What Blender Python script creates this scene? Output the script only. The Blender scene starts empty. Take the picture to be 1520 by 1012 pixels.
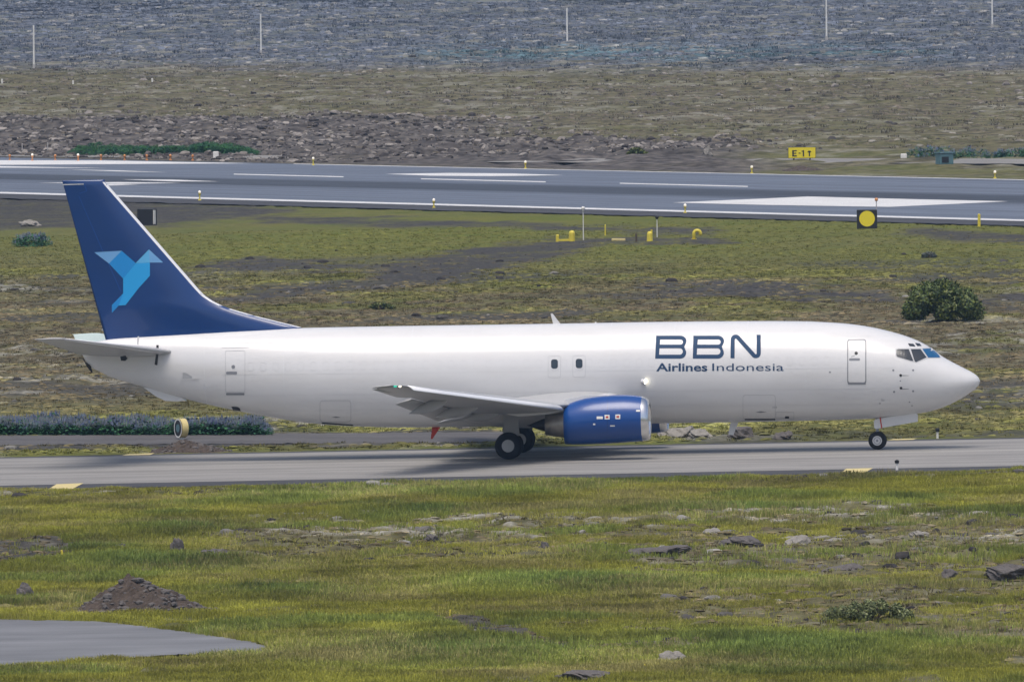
import bpy, bmesh, math, random
import numpy as np
from mathutils import Vector, Matrix
from mathutils.geometry import tessellate_polygon

# ------------------------------------------------------------------ camera, sky, sun, exposure
SC = bpy.context.scene
COL = SC.collection
R = math.radians
FPX, W0, H0 = 21360.0, 1520.0, 1012.0          # focal length in photograph pixels
CAM = np.array([0.0, -600.0, 27.5])
PITCH, ROLL = 806.0 / FPX, R(0.6)
cam_d = bpy.data.cameras.new('camera')
cam = bpy.data.objects.new('camera', cam_d); COL.objects.link(cam)
cam_d.sensor_width = 36; cam_d.lens = 36 * FPX / W0
cam_d.clip_start = 1; cam_d.clip_end = 60000
CM = Matrix.Translation(CAM) @ Matrix.Rotation(math.pi / 2 - PITCH, 4, 'X') @ Matrix.Rotation(-ROLL, 4, 'Z')
cam.matrix_world = CM
SC.camera = cam
CR = np.array(CM.to_3x3())

SUN = Vector((-0.06, -0.34, 1.0)).normalized()
world = bpy.data.worlds.new('World'); SC.world = world; world.use_nodes = True
wn = world.node_tree.nodes; wl = world.node_tree.links
sky = wn.new('ShaderNodeTexSky'); sky.sky_type = 'NISHITA'; sky.sun_disc = False
sky.sun_elevation = math.asin(SUN.z); sky.sun_rotation = math.atan2(SUN.x, SUN.y)
sky.air_density = .8; sky.dust_density = 4.0; sky.ozone_density = .6
wl.new(sky.outputs[0], wn['Background'].inputs[0]); wn['Background'].inputs[1].default_value = 0.12
sl = bpy.data.lights.new('sun', 'SUN'); sl.energy = 1.5; sl.angle = R(38); sl.color = (1, .95, .87)
so = bpy.data.objects.new('sun', sl); COL.objects.link(so)
so.rotation_euler = SUN.to_track_quat('Z', 'Y').to_euler(); so.location = (0, -100, 80)
SC.view_settings.view_transform = 'Standard'; SC.view_settings.look = 'None'
SC.view_settings.exposure = 0.40; SC.view_settings.gamma = 1.0
rng = np.random.default_rng(7); random.seed(7)

# ------------------------------------------------------------------ pixel <-> world
def gz(x):                                     # the airfield climbs gently to the right
    return 0.0112 * 150 * np.tanh(np.asarray(x, float) / 150)
def ray(px, py):
    d = np.array([(px - W0 / 2) / FPX, -(py - H0 / 2) / FPX, -1.0])
    return CR @ d
def G(px, py, dz=0.0):
    d = ray(px, py); z = 0.0
    for _ in range(12):
        t = (z - CAM[2]) / d[2]; p = CAM + t * d; z = float(gz(p[0]))
    return Vector((p[0], p[1], z + dz))
def to_px(x, y, z):
    q = np.stack([x - CAM[0], y - CAM[1], z - CAM[2]], -1) @ CR
    w = -q[..., 2]; w = np.where(w < 1, 1, w)
    return q[..., 0] / w * FPX + W0 / 2, -q[..., 1] / w * FPX + H0 / 2
def ppm(p): return FPX / (Vector(p) - Vector(CAM)).length

# ------------------------------------------------------------------ numpy noise
def _h(ix, iy, s):
    n = (ix.astype(np.int64) * 374761393 + iy.astype(np.int64) * 668265263 + s * 1442695041) & 0xffffffff
    n = ((n ^ (n >> 13)) * 1274126177) & 0xffffffff
    return ((n ^ (n >> 16)) & 0xffff) / 65535.0
def noise(x, y, s=0):
    ix, iy = np.floor(x), np.floor(y); fx, fy = x - ix, y - iy
    fx = fx * fx * (3 - 2 * fx); fy = fy * fy * (3 - 2 * fy)
    a, b = _h(ix, iy, s), _h(ix + 1, iy, s); c, d = _h(ix, iy + 1, s), _h(ix + 1, iy + 1, s)
    return (a + (b - a) * fx) + ((c + (d - c) * fx) - (a + (b - a) * fx)) * fy
def fbm(x, y, sc, o=4, s=0):
    v = 0; a = 1; t = 0
    for k in range(o):
        v = v + a * noise(x / sc * 2 ** k + 17.3 * k, y / sc * 2 ** k - 9.1 * k, s + k); t += a; a *= .5
    return v / t
def sst(e0, e1, v):
    t = np.clip((v - e0) / (e1 - e0), 0, 1); return t * t * (3 - 2 * t)
def inpoly(px, py, poly):
    r = np.zeros(px.shape, bool); n = len(poly)
    for i in range(n):
        x0, y0 = poly[i]; x1, y1 = poly[(i + 1) % n]
        c = (y0 > py) != (y1 > py)
        with np.errstate(divide='ignore', invalid='ignore'):
            r ^= c & (px < (x1 - x0) * (py - y0) / ((y1 - y0) or 1e-9) + x0)
    return r

# ------------------------------------------------------------------ materials
def mat(name, col, rough=.6, metal=0, spec=.5, coat=0, var=0, vscale=3.0, bump=0, bscale=20, emit=None):
    m = bpy.data.materials.new(name); m.use_nodes = True
    nt = m.node_tree; b = nt.nodes['Principled BSDF']
    b.inputs['Base Color'].default_value = (*col, 1); b.inputs['Roughness'].default_value = rough
    b.inputs['Metallic'].default_value = metal; b.inputs['Specular IOR Level'].default_value = spec
    b.inputs['Coat Weight'].default_value = coat; b.inputs['Coat Roughness'].default_value = .08
    if emit: b.inputs['Emission Color'].default_value = (*emit[0], 1); b.inputs['Emission Strength'].default_value = emit[1]
    if var or bump:
        tc = nt.nodes.new('ShaderNodeTexCoord')
        n = nt.nodes.new('ShaderNodeTexNoise'); n.inputs['Scale'].default_value = vscale; n.inputs['Detail'].default_value = 6
        nt.links.new(tc.outputs['Object'], n.inputs['Vector'])
        if var:
            r = nt.nodes.new('ShaderNodeMix'); r.data_type = 'RGBA'
            r.inputs[6].default_value = (*[c * (1 - var) for c in col], 1); r.inputs[7].default_value = (*[min(1, c * (1 + var)) for c in col], 1)
            nt.links.new(n.outputs[0], r.inputs[0]); nt.links.new(r.outputs[2], b.inputs['Base Color'])
        if bump:
            n2 = nt.nodes.new('ShaderNodeTexNoise'); n2.inputs['Scale'].default_value = bscale; n2.inputs['Detail'].default_value = 5
            nt.links.new(tc.outputs['Object'], n2.inputs['Vector'])
            bp = nt.nodes.new('ShaderNodeBump'); bp.inputs['Strength'].default_value = bump; bp.inputs['Distance'].default_value = .05
            nt.links.new(n2.outputs[0], bp.inputs['Height']); nt.links.new(bp.outputs[0], b.inputs['Normal'])
    return m
M = {}
M['white'] = mat('white_paint', (.69, .69, .69), .36, coat=.4, var=.04, vscale=.9, bump=.10, bscale=1.1)
nt = M['white'].node_tree; _b = nt.nodes['Principled BSDF']; _l = _b.inputs['Base Color'].links[0].from_socket
_tc = nt.nodes.new('ShaderNodeTexCoord'); _mp = nt.nodes.new('ShaderNodeMapping'); _mp.inputs['Scale'].default_value = (.16, .5, 1.5); nt.links.new(_tc.outputs['Object'], _mp.inputs[0])
_n = nt.nodes.new('ShaderNodeTexNoise'); _n.inputs['Scale'].default_value = 1.3; _n.inputs['Detail'].default_value = 7; nt.links.new(_mp.outputs[0], _n.inputs['Vector'])
_r = nt.nodes.new('ShaderNodeValToRGB'); _r.color_ramp.elements[0].position = .33; _r.color_ramp.elements[0].color = (.945, .94, .93, 1); _r.color_ramp.elements[1].position = .56; nt.links.new(_n.outputs[0], _r.inputs[0])
_x = nt.nodes.new('ShaderNodeMix'); _x.data_type = 'RGBA'; _x.blend_type = 'MULTIPLY'; _x.inputs[0].default_value = 1; nt.links.new(_l, _x.inputs[6]); nt.links.new(_r.outputs[0], _x.inputs[7]); nt.links.new(_x.outputs[2], _b.inputs['Base Color'])
M['greenwhite'] = mat('pale_green_primer', (.56, .66, .60), .4, var=.1, vscale=.8)
M['plug'] = mat('window_plug_seam', (.63, .63, .63), .45)
M['offwhite'] = mat('offwhite_paint', (.66, .66, .65), .4, var=.05, vscale=1.5)
M['wing'] = mat('wing_grey_paint', (.42, .425, .43), .4, var=.1, vscale=1.2)
M['blue'] = mat('navy_blue_paint', (.001, .036, .165), .28, coat=.6, var=.15, vscale=.5, bump=.12, bscale=.9)
M['cowl'] = mat('cowl_blue_paint', (.003, .056, .25), .30, coat=.4, var=.12, vscale=.7, bump=.06, bscale=1.5)
M['silver'] = mat('polished_metal', (.80, .80, .80), .22, metal=1)
M['slat'] = mat('bare_slat_metal', (.80, .81, .83), .36, metal=.15)
M['nozzle'] = mat('heat_stained_metal', (.36, .34, .31), .38, metal=.9, var=.3, vscale=4)
M['dark'] = mat('dark_void', (.012, .012, .013), .7)
M['rubber'] = mat('tyre_rubber', (.008, .008, .009), .8, var=.2, vscale=9)
M['hub'] = mat('grey_hub_paint', (.58, .58, .57), .45, var=.08, vscale=6)
M['strut'] = mat('grey_strut_paint', (.42, .44, .45), .45, var=.1, vscale=5)
M['navyink'] = mat('navy_lettering', (.026, .062, .13), .6, spec=.2)
M['linegrey'] = mat('seam_grey', (.22, .23, .25), .5)
M['palegrey'] = mat('pale_seam_grey', (.49, .50, .51), .5)
M['glass'] = mat('cockpit_glass', (.030, .036, .042), .12, spec=.8)
M['bluepane'] = mat('blue_coated_glass', (.010, .10, .24), .10, spec=.8)
M['cabin'] = mat('cabin_window_glass', (.035, .05, .065), .2)
M['red'] = mat('red_paint', (.50, .035, .015), .5)
M['green'] = mat('green_lens', (.01, .35, .2), .2, emit=((.1, 1, .7), .35))
M['lamp'] = mat('lit_lamp_glass', (1, .97, .8), .2, emit=((1, .92, .70), 6))
M['b1'] = mat('emblem_sky_blue', (.022, .34, .72), .35)
M['b2'] = mat('emblem_pale_blue', (.11, .42, .72), .35)
M['b3'] = mat('emblem_mid_blue', (.014, .25, .62), .35)
M['b4'] = mat('emblem_soft_blue', (.16, .37, .66), .35)
M['yellow'] = mat('yellow_paint', (.68, .56, .06), .5, var=.12, vscale=4)
M['signyellow'] = mat('sign_yellow', (.80, .66, .025), .4, var=.05, vscale=4)
M['black'] = mat('black_paint', (.015, .015, .016), .5)
M['postwhite'] = mat('post_white', (.75, .74, .70), .5, var=.1, vscale=8)
M['wood'] = mat('grey_pole_wood', (.44, .42, .40), .8, var=.15, vscale=3)
M['orange'] = mat('orange_paint', (.62, .26, .08), .5)
M['teal'] = mat('teal_painted_metal', (.10, .19, .21), .5, var=.2, vscale=3)
M['globe'] = mat('lamp_globe', (.85, .82, .74), .2, emit=((1, .86, .62), .25))
M['mark'] = mat('white_marking_paint', (.62, .62, .61), .65, var=.18, vscale=.35)
M['ymark'] = mat('yellow_marking_paint', (.60, .50, .22), .65, var=.12, vscale=2)
M['rock'] = mat('lava_rock', (.105, .095, .090), .9, var=.5, vscale=4, bump=.7, bscale=9)
M['palerock'] = mat('lichen_rock', (.24, .225, .20), .9, var=.4, vscale=4, bump=.7, bscale=9)
M['soil'] = mat('brown_soil', (.070, .053, .042), .95, var=.6, vscale=2.4, bump=.9, bscale=6)
M['bark'] = mat('bark', (.09, .065, .045), .9, var=.3, vscale=10)

# ------------------------------------------------------------------ object helpers
def link(name, me, m, parent=None, smooth=False):
    o = bpy.data.objects.new(name, me); COL.objects.link(o)
    if m is not None: me.materials.append(m if not isinstance(m, str) else M[m])
    if smooth:
        me.polygons.foreach_set('use_smooth', [True] * len(me.polygons))
    if parent is not None: o.parent = parent
    return o
def pyobj(name, v, f, m, parent=None, smooth=False):
    me = bpy.data.meshes.new(name); me.from_pydata([tuple(map(float, p)) for p in v], [], f); me.update()
    return link(name, me, m, parent, smooth)
def bmobj(name, bm, m, parent=None, smooth=False, fix=True):
    if fix: bmesh.ops.recalc_face_normals(bm, faces=bm.faces)
    me = bpy.data.meshes.new(name); bm.to_mesh(me); bm.free()
    return link(name, me, m, parent, smooth)
def tag(o, label, cat, group=None):
    o['label'] = label; o['category'] = cat
    if group: o['group'] = group
    return o
def struct(o): o['kind'] = 'structure'; return o
def empty(name, loc=(0, 0, 0)):
    o = bpy.data.objects.new(name, None); COL.objects.link(o); o.location = loc; o.empty_display_size = .3
    return o
def bm_box(bm, c, s, rot=None):
    g = bmesh.ops.create_cube(bm, size=1)['verts']
    for v in g:
        p = Vector((v.co.x * s[0], v.co.y * s[1], v.co.z * s[2]))
        if rot is not None: p = rot @ p
        v.co = p + Vector(c)
    return g
def bm_cone(bm, p0, p1, r0, r1, n=12):
    p0, p1 = Vector(p0), Vector(p1); d = p1 - p0
    g = bmesh.ops.create_cone(bm, cap_ends=True, segments=n, radius1=r0, radius2=max(r1, 1e-4), depth=d.length)['verts']
    q = d.to_track_quat('Z', 'Y')
    for v in g: v.co = q @ v.co + (p0 + p1) / 2
    return g
def bm_ball(bm, c, r, sub=2, sc=(1, 1, 1)):
    g = bmesh.ops.create_icosphere(bm, subdivisions=sub, radius=r)['verts']
    for v in g: v.co = Vector((v.co.x * sc[0], v.co.y * sc[1], v.co.z * sc[2])) + Vector(c)
def bevel(bm, w, seg=2):
    bmesh.ops.bevel(bm, geom=bm.edges[:], offset=w, segments=seg, affect='EDGES', profile=.5)
def loft(rings, cap=True, closed=True):
    v = [p for r in rings for p in r]; n = len(rings[0]); f = []
    for i in range(len(rings) - 1):
        for k in range(n if closed else n - 1):
            a = i * n + k; b = i * n + (k + 1) % n
            f.append((a, b, b + n, a + n))
    if cap and closed:
        f.append(tuple(range(n))[::-1]); f.append(tuple((len(rings) - 1) * n + k for k in range(n)))
    return v, f

# ------------------------------------------------------------------ the ground sheet
TAXI = [(-400, 687.6), (1920, 643.3), (1920, 683.7), (-400, 728.8)]
def tx(px, o): return o - .0193 * px
PATH = [(-200, 917), (0, 920), (150, 923), (290, 940), (372, 953), (405, 962), (385, 967.5), (250, 973), (80, 985), (0, 990), (-200, 1006)]
RW_TOP = lambda px: 234.2 + .0219 * px
RW_BOT = lambda px: 286.5 + .0270 * px

def zones(x, y, px, py):
    """material masks of the land: grass, bare gravel, pale lichen, rubble, far heath with haze blue painted in"""
    big, mid, fin = fbm(x, y, 26, 4, 3), fbm(x, y, 6, 4, 11), fbm(x, y, 1.6, 3, 23)
    jx, jy = (fbm(x, y, 9, 3, 31) - .5), (fbm(x, y, 7, 3, 41) - .5)
    qx, qy = px + jx * 80, py + jy * 16
    grass = np.zeros_like(px); grav = np.zeros_like(px); pale = np.zeros_like(px); rub = np.zeros_like(px); heath = np.zeros_like(px)
    fg = sst(-4, 2, py - tx(px, 726))
    NZ = [fbm(x, y, 2.6, 2, 300 + 7 * q_) for q_ in range(7)]
    # ---- foreground meadow with mossy, stony bands
    band = 1.15 * np.exp(-((qy - 795) / 36) ** 2) * sst(160, 380, qx) + .8 * np.exp(-((py - tx(px, 735)) / 7) ** 2) + np.exp(-((qy - 855) / 30) ** 2) * sst(880, 1080, qx) \
        + .75 * np.exp(-((qy - 925) / 20) ** 2) * sst(780, 980, qx)
    band = band + .9 * sst(.52, .62, fbm(x, y, 9, 4, 67)) * sst(500, 900, qx) * sst(745, 775, qy) + .6 * sst(.56, .64, fbm(x, y, 7, 4, 68)) * sst(755, 790, qy)
    mossy = np.clip(band, 0, 1) * sst(.32, .50, mid * .5 + fin * .5)
    grass += fg * (1 - .85 * mossy) * (.62 + .5 * big)
    pale += fg * mossy * sst(.52, .66, fbm(x, y, 1.1, 3, 29)) * sst(.42, .56, mid) * (.25 + .75 * sst(815, 790, qy))
    # ---- strip between the taxiway and the runway
    mg = (1 - fg) * sst(-2, 10, py - RW_BOT(px))
    upper = sst(470, 350, qy)
    grass += mg * np.clip(upper * 1.05 + sst(560, 640, qy) * .75 + sst(.47, .68, mid) * .75, 0, 1) * (.45 + .75 * big)
    pale += mg * sst(395, 425, qy) * sst(.50, .66, mid * .5 + fin * .5) * sst(.42, .58, big) * .9
    grav += mg * sst(.52, .66, fbm(x, y, 11, 4, 57)) * sst(370, 400, qy) * .75
    for poly in ([(545, 402), (660, 378), (745, 360), (880, 356), (850, 374), (760, 394), (650, 416), (545, 420)],
                 [(300, 388), (420, 386), (560, 392), (640, 382), (650, 396), (480, 404), (300, 402)],
                 [(320, 444), (430, 424), (560, 416), (600, 424), (470, 436), (350, 452)],
                 [(940, 418), (1130, 418), (1320, 436), (1330, 450), (1150, 444), (960, 432)],
                 [(1450, 440), (1530, 436), (1600, 446), (1450, 458)],
                 [(-200, 284), (60, 289), (330, 298), (440, 312), (330, 326), (250, 334), (60, 336), (-200, 352)],
                 [(380, 322), (560, 326), (800, 332), (800, 338), (560, 334), (380, 328)],
                 [(780, 333), (980, 338), (1060, 342), (1060, 347), (930, 345), (780, 340)],
                 [(740, 362), (900, 352), (1080, 356), (1080, 361), (900, 360), (740, 368)],
                 [(1340, 340), (1440, 346), (1560, 350), (1560, 358), (1440, 356), (1360, 348)],
                 [(-200, 655), (180, 647), (420, 641), (720, 638), (760, 656), (400, 664), (-200, 672)]):
        i = np.zeros_like(px)
        for q_ in range(6):
            i += inpoly(px + jx * 60 + (NZ[q_] - .5) * 90, py + jy * 12 + (NZ[q_ + 1] - .5) * 16, poly) / 6
        i = i * (.55 + .9 * sst(.3, .6, fin)); i = np.clip(i, 0, 1)
        grav = np.maximum(grav, i * .95); grass = grass * (1 - .88 * i); pale = pale * (1 - .7 * i)
    # dark brown moor at the far left
    moor = mg * sst(330, 120, qx) * sst(400, 440, qy) * sst(640, 560, qy)
    grass *= 1 - .55 * moor
    # ---- beyond the runway
    far = sst(2, -3, py - (RW_TOP(px) - 1))
    rubz = far * np.clip(sst(168, 186, qy) * sst(880, 620, qx) + sst(204, 216, qy) * sst(1200, 1040, qx), 0, 1)
    rub += rubz * (.75 + .5 * mid)
    grass += far * (1 - rubz) * sst(.40, .62, mid * .55 + big * .45) * .22
    pale += far * sst(.52, .68, fin * .5 + mid * .5) * .6
    heath += far * sst(116, 84, qy + jx * 26)  # farthest belt, where haze blue goes into the ground colour
    turf = far * sst(226, 232, py) * sst(820, 900, px)
    grass += turf * .5 * sst(-.2, .3, jx)
    soil = fg * 0
    for poly in ([(-40, 800), (60, 794), (112, 806), (120, 832), (60, 840), (-40, 842)],
                 [(640, 908), (700, 912), (760, 930), (850, 966), (800, 962), (700, 944), (650, 922)]):
        soil = np.maximum(soil, inpoly(px + jx * 50, py + jy * 14, poly) * 1.0)
    grass *= 1 - .9 * soil; grav = np.maximum(grav, soil * .8)
    return [np.clip(a, 0, 1) for a in (grass, grav, pale, rub, heath)] + [fg, mg, far, big, mid, fin]

def paved(px, py):
    a = (py > tx(px, 678.2)) & (py < tx(px, 727.5))
    b = inpoly(px, py, PATH)
    d_ = (py > 647 - .008 * px) & (py < 660 - .006 * px) & (px < 785)
    c = d_ | (py > RW_TOP(px) - 1.2) & (py < RW_BOT(px) + 9)
    return a | b | c
def bump_height(x, y, Z, px, py):
    grass, grav, pale, rub, heath, fg, mg, far, big, mid, fin = Z
    h = fg * (.42 * (fbm(x, y, 5, 3, 71) - .5) + (.14 + .42 * (grass < .45)) * (fin - .5) + .08 * pale)
    h += mg * sst(380, 430, py) * (.34 * (mid - .5) + .30 * (fbm(x, y, 1.3, 2, 73) - .5))
    h += mg * sst(420, 370, py) * .12 * (fin - .5)
    h += far * (.7 * (fbm(x, y, 5, 3, 75) - .5) + rub * 1.3 * (fbm(x, y, 3.2, 3, 77) - .35)) + heath * .6 * (mid - .5)
    h *= np.where(py < 270, .08 + .92 * sst(RW_TOP(px) - 2, RW_TOP(px) - 16, py), 1)
    h *= np.where((py > 642 - .008 * px) & (py < 665 - .006 * px) & (px < 800), .2, 1)
    edge = np.minimum(np.abs(py - tx(px, 678.2)), np.abs(py - tx(px, 727.5)))
    return h * sst(0, 5, edge)

d = [-400.0]                                    # rows: distance from the camera along y
def rows():
    y = 300.0; out = [-8000, -2500, -700, -100, 150, 260]
    while y < 9000:
        out.append(y)
        y += .6 if y < 435 else .28 if y < 640 else .42 if y < 800 else 1.1 if y < 1150 else 2.2 if y < 1900 else 60 if y < 2600 else 900
    return np.array(out)
YR = rows() + CAM[1]
u = np.linspace(-1, 1, 400)
far_cols = np.array([6000, 2000, 600, 200.0])
def colx(dist):
    hw = np.clip(dist, 300, 1900) * .058 + 6
    return hw
XX = []
for yy in YR:
    hw = colx(yy - CAM[1])
    XX.append(np.concatenate([-(far_cols + hw), u * hw, far_cols[::-1] + hw]))
XX = np.array(XX); YY = np.repeat(YR[:, None], XX.shape[1], 1)
PXg, PYg = to_px(XX, YY, gz(XX))
behind = (YY - CAM[1]) < 290
PXg = np.where(behind, 760, PXg); PYg = np.where(behind, 1300, PYg)
Zm = zones(XX, YY, PXg, PYg)
HH = bump_height(XX, YY, Zm, PXg, PYg)
pv = paved(PXg, PYg) & ~behind
HH = np.where(pv, -.10, HH)
ZZ = gz(XX) + HH
nr, nc = XX.shape
me = bpy.data.meshes.new('ground')
me.vertices.add(nr * nc); me.vertices.foreach_set('co', np.stack([XX, YY, ZZ], -1).astype(np.float32).ravel())
idx = np.arange(nr * nc).reshape(nr, nc)
quads = np.stack([idx[:-1, :-1], idx[:-1, 1:], idx[1:, 1:], idx[1:, :-1]], -1).reshape(-1, 4)
me.loops.add(quads.size); me.loops.foreach_set('vertex_index', quads.ravel().astype(np.int32))
me.polygons.add(len(quads)); me.polygons.foreach_set('loop_start', (np.arange(len(quads)) * 4).astype(np.int32))
me.update(calc_edges=True); me.validate()
me.polygons.foreach_set('use_smooth', [True] * len(me.polygons))
def addcol(me, nm, a, b, c, dd):
    at = me.attributes.new(nm, 'FLOAT_COLOR', 'POINT')
    at.data.foreach_set('color', np.stack([a, b, c, dd], -1).astype(np.float32).ravel())
addcol(me, 'land', Zm[0].ravel(), Zm[1].ravel(), Zm[2].ravel(), Zm[3].ravel())
addcol(me, 'land2', Zm[4].ravel(), Zm[5].ravel(), Zm[6].ravel(), np.ones(nr * nc))

def ground_material():
    m = bpy.data.materials.new('moss_and_grass_ground'); m.use_nodes = True
    nt = m.node_tree; N = nt.nodes; L = nt.links; b = N['Principled BSDF']
    b.inputs['Roughness'].default_value = .95; b.inputs['Specular IOR Level'].default_value = .15
    geo = N.new('ShaderNodeNewGeometry')
    def att(nm):
        a = N.new('ShaderNodeAttribute'); a.attribute_name = nm
        s = N.new('ShaderNodeSeparateColor'); L.new(a.outputs['Color'], s.inputs[0]); return s, a
    s1, a1 = att('land'); s2, a2 = att('land2')
    def nz(sc, det=5):
        n = N.new('ShaderNodeTexNoise'); n.inputs['Scale'].default_value = sc; n.inputs['Detail'].default_value = det
        L.new(geo.outputs['Position'], n.inputs['Vector']); return n
    def ramp(src, stops):
        r = N.new('ShaderNodeValToRGB'); L.new(src, r.inputs[0]); e = r.color_ramp.elements
        while len(e) < len(stops): e.new(.5)
        for k, (p, c) in enumerate(stops): e[k].position = p; e[k].color = (*c, 1)
        return r.outputs[0]
    def mix(f, a, c):
        x = N.new('ShaderNodeMix'); x.data_type = 'RGBA'
        L.new(f, x.inputs[0]); L.new(a, x.inputs[6]); L.new(c, x.inputs[7]); return x.outputs[2]
    n1, n2, n3 = nz(.9), nz(3.2), nz(.16)
    moss = ramp(n1.outputs[0], [(.30, (.034, .030, .020)), (.45, (.085, .076, .042)), (.58, (.135, .122, .066)), (.72, (.165, .150, .105))])
    gr = ramp(n2.outputs[0], [(.28, (.050, .066, .010)), (.5, (.108, .126, .020)), (.75, (.165, .165, .035))])
    gr2 = ramp(n3.outputs[0], [(.35, (.085, .112, .018)), (.65, (.150, .138, .034))])
    mx = N.new('ShaderNodeMix'); mx.data_type = 'RGBA'; mx.inputs[0].default_value = .5
    L.new(gr, mx.inputs[6]); L.new(gr2, mx.inputs[7])
    gvl = ramp(n2.outputs[0], [(.3, (.020, .020, .020)), (.5, (.050, .048, .046)), (.72, (.095, .088, .082))])
    pal = ramp(n2.outputs[0], [(.3, (.17, .16, .12)), (.7, (.36, .35, .31))])
    rub = ramp(n1.outputs[0], [(.3, (.026, .023, .022)), (.5, (.085, .076, .070)), (.7, (.16, .145, .13))])
    hazed_heath = ramp(n1.outputs[0], [(.3, (.035, .048, .066)), (.52, (.085, .098, .120)), (.7, (.17, .165, .165))])  # heath colours with the blue of distant haze painted in
    c = mix(s2.outputs[0], moss, hazed_heath)
    c = mix(s1.outputs[0], c, mx.outputs[2])
    c = mix(s1.outputs[1], c, gvl)
    c = mix(s1.outputs[2], c, pal)
    c = mix(a1.outputs['Alpha'], c, rub)
    L.new(c, b.inputs['Base Color'])
    bp = N.new('ShaderNodeBump'); bp.inputs['Strength'].default_value = .8; bp.inputs['Distance'].default_value = .12
    L.new(n2.outputs[0], bp.inputs['Height']); L.new(bp.outputs[0], b.inputs['Normal'])
    return m
M['ground'] = ground_material()
ground = struct(link('ground', me, 'ground'))

def height_at(x, y):
    x = np.asarray(x, float); y = np.asarray(y, float)
    px, py = to_px(x, y, gz(x)); Z = zones(x, y, px, py)
    h = np.where(paved(px, py), 0, bump_height(x, y, Z, px, py))
    return gz(x) + h, Z, px, py
def GT(px, py, dz=0):                            # pixel to the uneven terrain
    p = G(px, py); z, *_ = height_at(np.array([p.x]), np.array([p.y]))
    return Vector((p.x, p.y, float(z[0]) + dz))

# ------------------------------------------------------------------ pavement sheets
def asphalt(name, base, streak, var, dark=None):
    m = bpy.data.materials.new(name); m.use_nodes = True
    nt = m.node_tree; N = nt.nodes; L = nt.links; b = N['Principled BSDF']
    b.inputs['Roughness'].default_value = .8; b.inputs['Specular IOR Level'].default_value = .35
    at = N.new('ShaderNodeAttribute'); at.attribute_name = 'lane'      # x along, y across, in metres
    mp = N.new('ShaderNodeMapping'); mp.inputs['Scale'].default_value = (.012, .55, 1); L.new(at.outputs['Vector'], mp.inputs[0])
    n = N.new('ShaderNodeTexNoise'); n.inputs['Scale'].default_value = 1; n.inputs['Detail'].default_value = 5; L.new(mp.outputs[0], n.inputs['Vector'])
    mp2 = N.new('ShaderNodeMapping'); mp2.inputs['Scale'].default_value = (.22, .4, 1); L.new(at.outputs['Vector'], mp2.inputs[0])
    n2 = N.new('ShaderNodeTexNoise'); n2.inputs['Scale'].default_value = 1; n2.inputs['Detail'].default_value = 7; L.new(mp2.outputs[0], n2.inputs['Vector'])
    r = N.new('ShaderNodeValToRGB'); L.new(n.outputs[0], r.inputs[0])
    r.color_ramp.elements[0].position = .35; r.color_ramp.elements[0].color = (*[c * (1 - streak) for c in base], 1)
    r.color_ramp.elements[1].position = .66; r.color_ramp.elements[1].color = (*[c * (1 + streak) for c in base], 1)
    mx = N.new('ShaderNodeMix'); mx.data_type = 'RGBA'; mx.blend_type = 'MULTIPLY'; mx.inputs[0].default_value = 1
    r2 = N.new('ShaderNodeValToRGB'); L.new(n2.outputs[0], r2.inputs[0])
    r2.color_ramp.elements[0].position = .3; r2.color_ramp.elements[0].color = (1 - var,) * 3 + (1,)
    r2.color_ramp.elements[1].position = .7; r2.color_ramp.elements[1].color = (1, 1, 1, 1)
    L.new(r.outputs[0], mx.inputs[6]); L.new(r2.outputs[0], mx.inputs[7])
    out = mx.outputs[2]
    if dark:                                                            # tyre rubber worn along the centre
        sp = N.new('ShaderNodeSeparateXYZ'); L.new(at.outputs['Vector'], sp.inputs[0])
        rr = N.new('ShaderNodeMapRange'); rr.interpolation_type = 'SMOOTHSTEP'
        ab = N.new('ShaderNodeMath'); ab.operation = 'ABSOLUTE'; su = N.new('ShaderNodeMath'); su.operation = 'SUBTRACT'; su.inputs[1].default_value = dark[0]
        L.new(sp.outputs[1], su.inputs[0]); L.new(su.outputs[0], ab.inputs[0]); L.new(ab.outputs[0], rr.inputs[0])
        rr.inputs[1].default_value = dark[1] * .4; rr.inputs[2].default_value = dark[1]; rr.inputs[3].default_value = .42; rr.inputs[4].default_value = 1
        m3 = N.new('ShaderNodeMix'); m3.data_type = 'RGBA'; m3.blend_type = 'MULTIPLY'; m3.inputs[0].default_value = 1
        L.new(out, m3.inputs[6]); L.new(rr.outputs[0], m3.inputs[7]); out = m3.outputs[2]
    L.new(out, b.inputs['Base Color'])
    return m
M['taxi'] = asphalt('worn_taxiway_asphalt', (.275, .266, .250), .20, .20)
M['shoulder'] = asphalt('dark_shoulder_asphalt', (.062, .062, .066), .15, .25)
M['runway'] = asphalt('grooved_runway_asphalt', (.125, .148, .190), .26, .16, (48, 14))
M['pathm'] = asphalt('old_path_asphalt', (.19, .195, .205), .12, .30)
M['road'] = asphalt('pale_gravel_road', (.25, .24, .22), .15, .25)
def strip(name, m, x0, x1, top, bot, dz, n=120, rag=0.0):
    v = []; f = []; lane = []
    for i in range(n + 1):
        px = x0 + (x1 - x0) * i / n
        a, b = G(px, bot(px) + rag * (random.random() - .5)), G(px, top(px) + rag * (random.random() - .5))
        for k in range(5):
            p = a.lerp(b, k / 4); p.z = float(gz(p.x)) + dz
            v.append(p); lane.append((p.x, (p - a).length, 0))
    for i in range(n):
        for k in range(4): q = i * 5 + k; f.append((q, q + 5, q + 6, q + 1))
    o = pyobj(name, v, f, m)
    at = o.data.attributes.new('lane', 'FLOAT_VECTOR', 'POINT'); at.data.foreach_set('vector', np.array(lane, np.float32).ravel())
    return o
struct(strip('taxiway_shoulder', 'shoulder', -420, 1940, lambda p: tx(p, 678.4), lambda p: tx(p, 727.3), .004, 240, .8))
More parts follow.
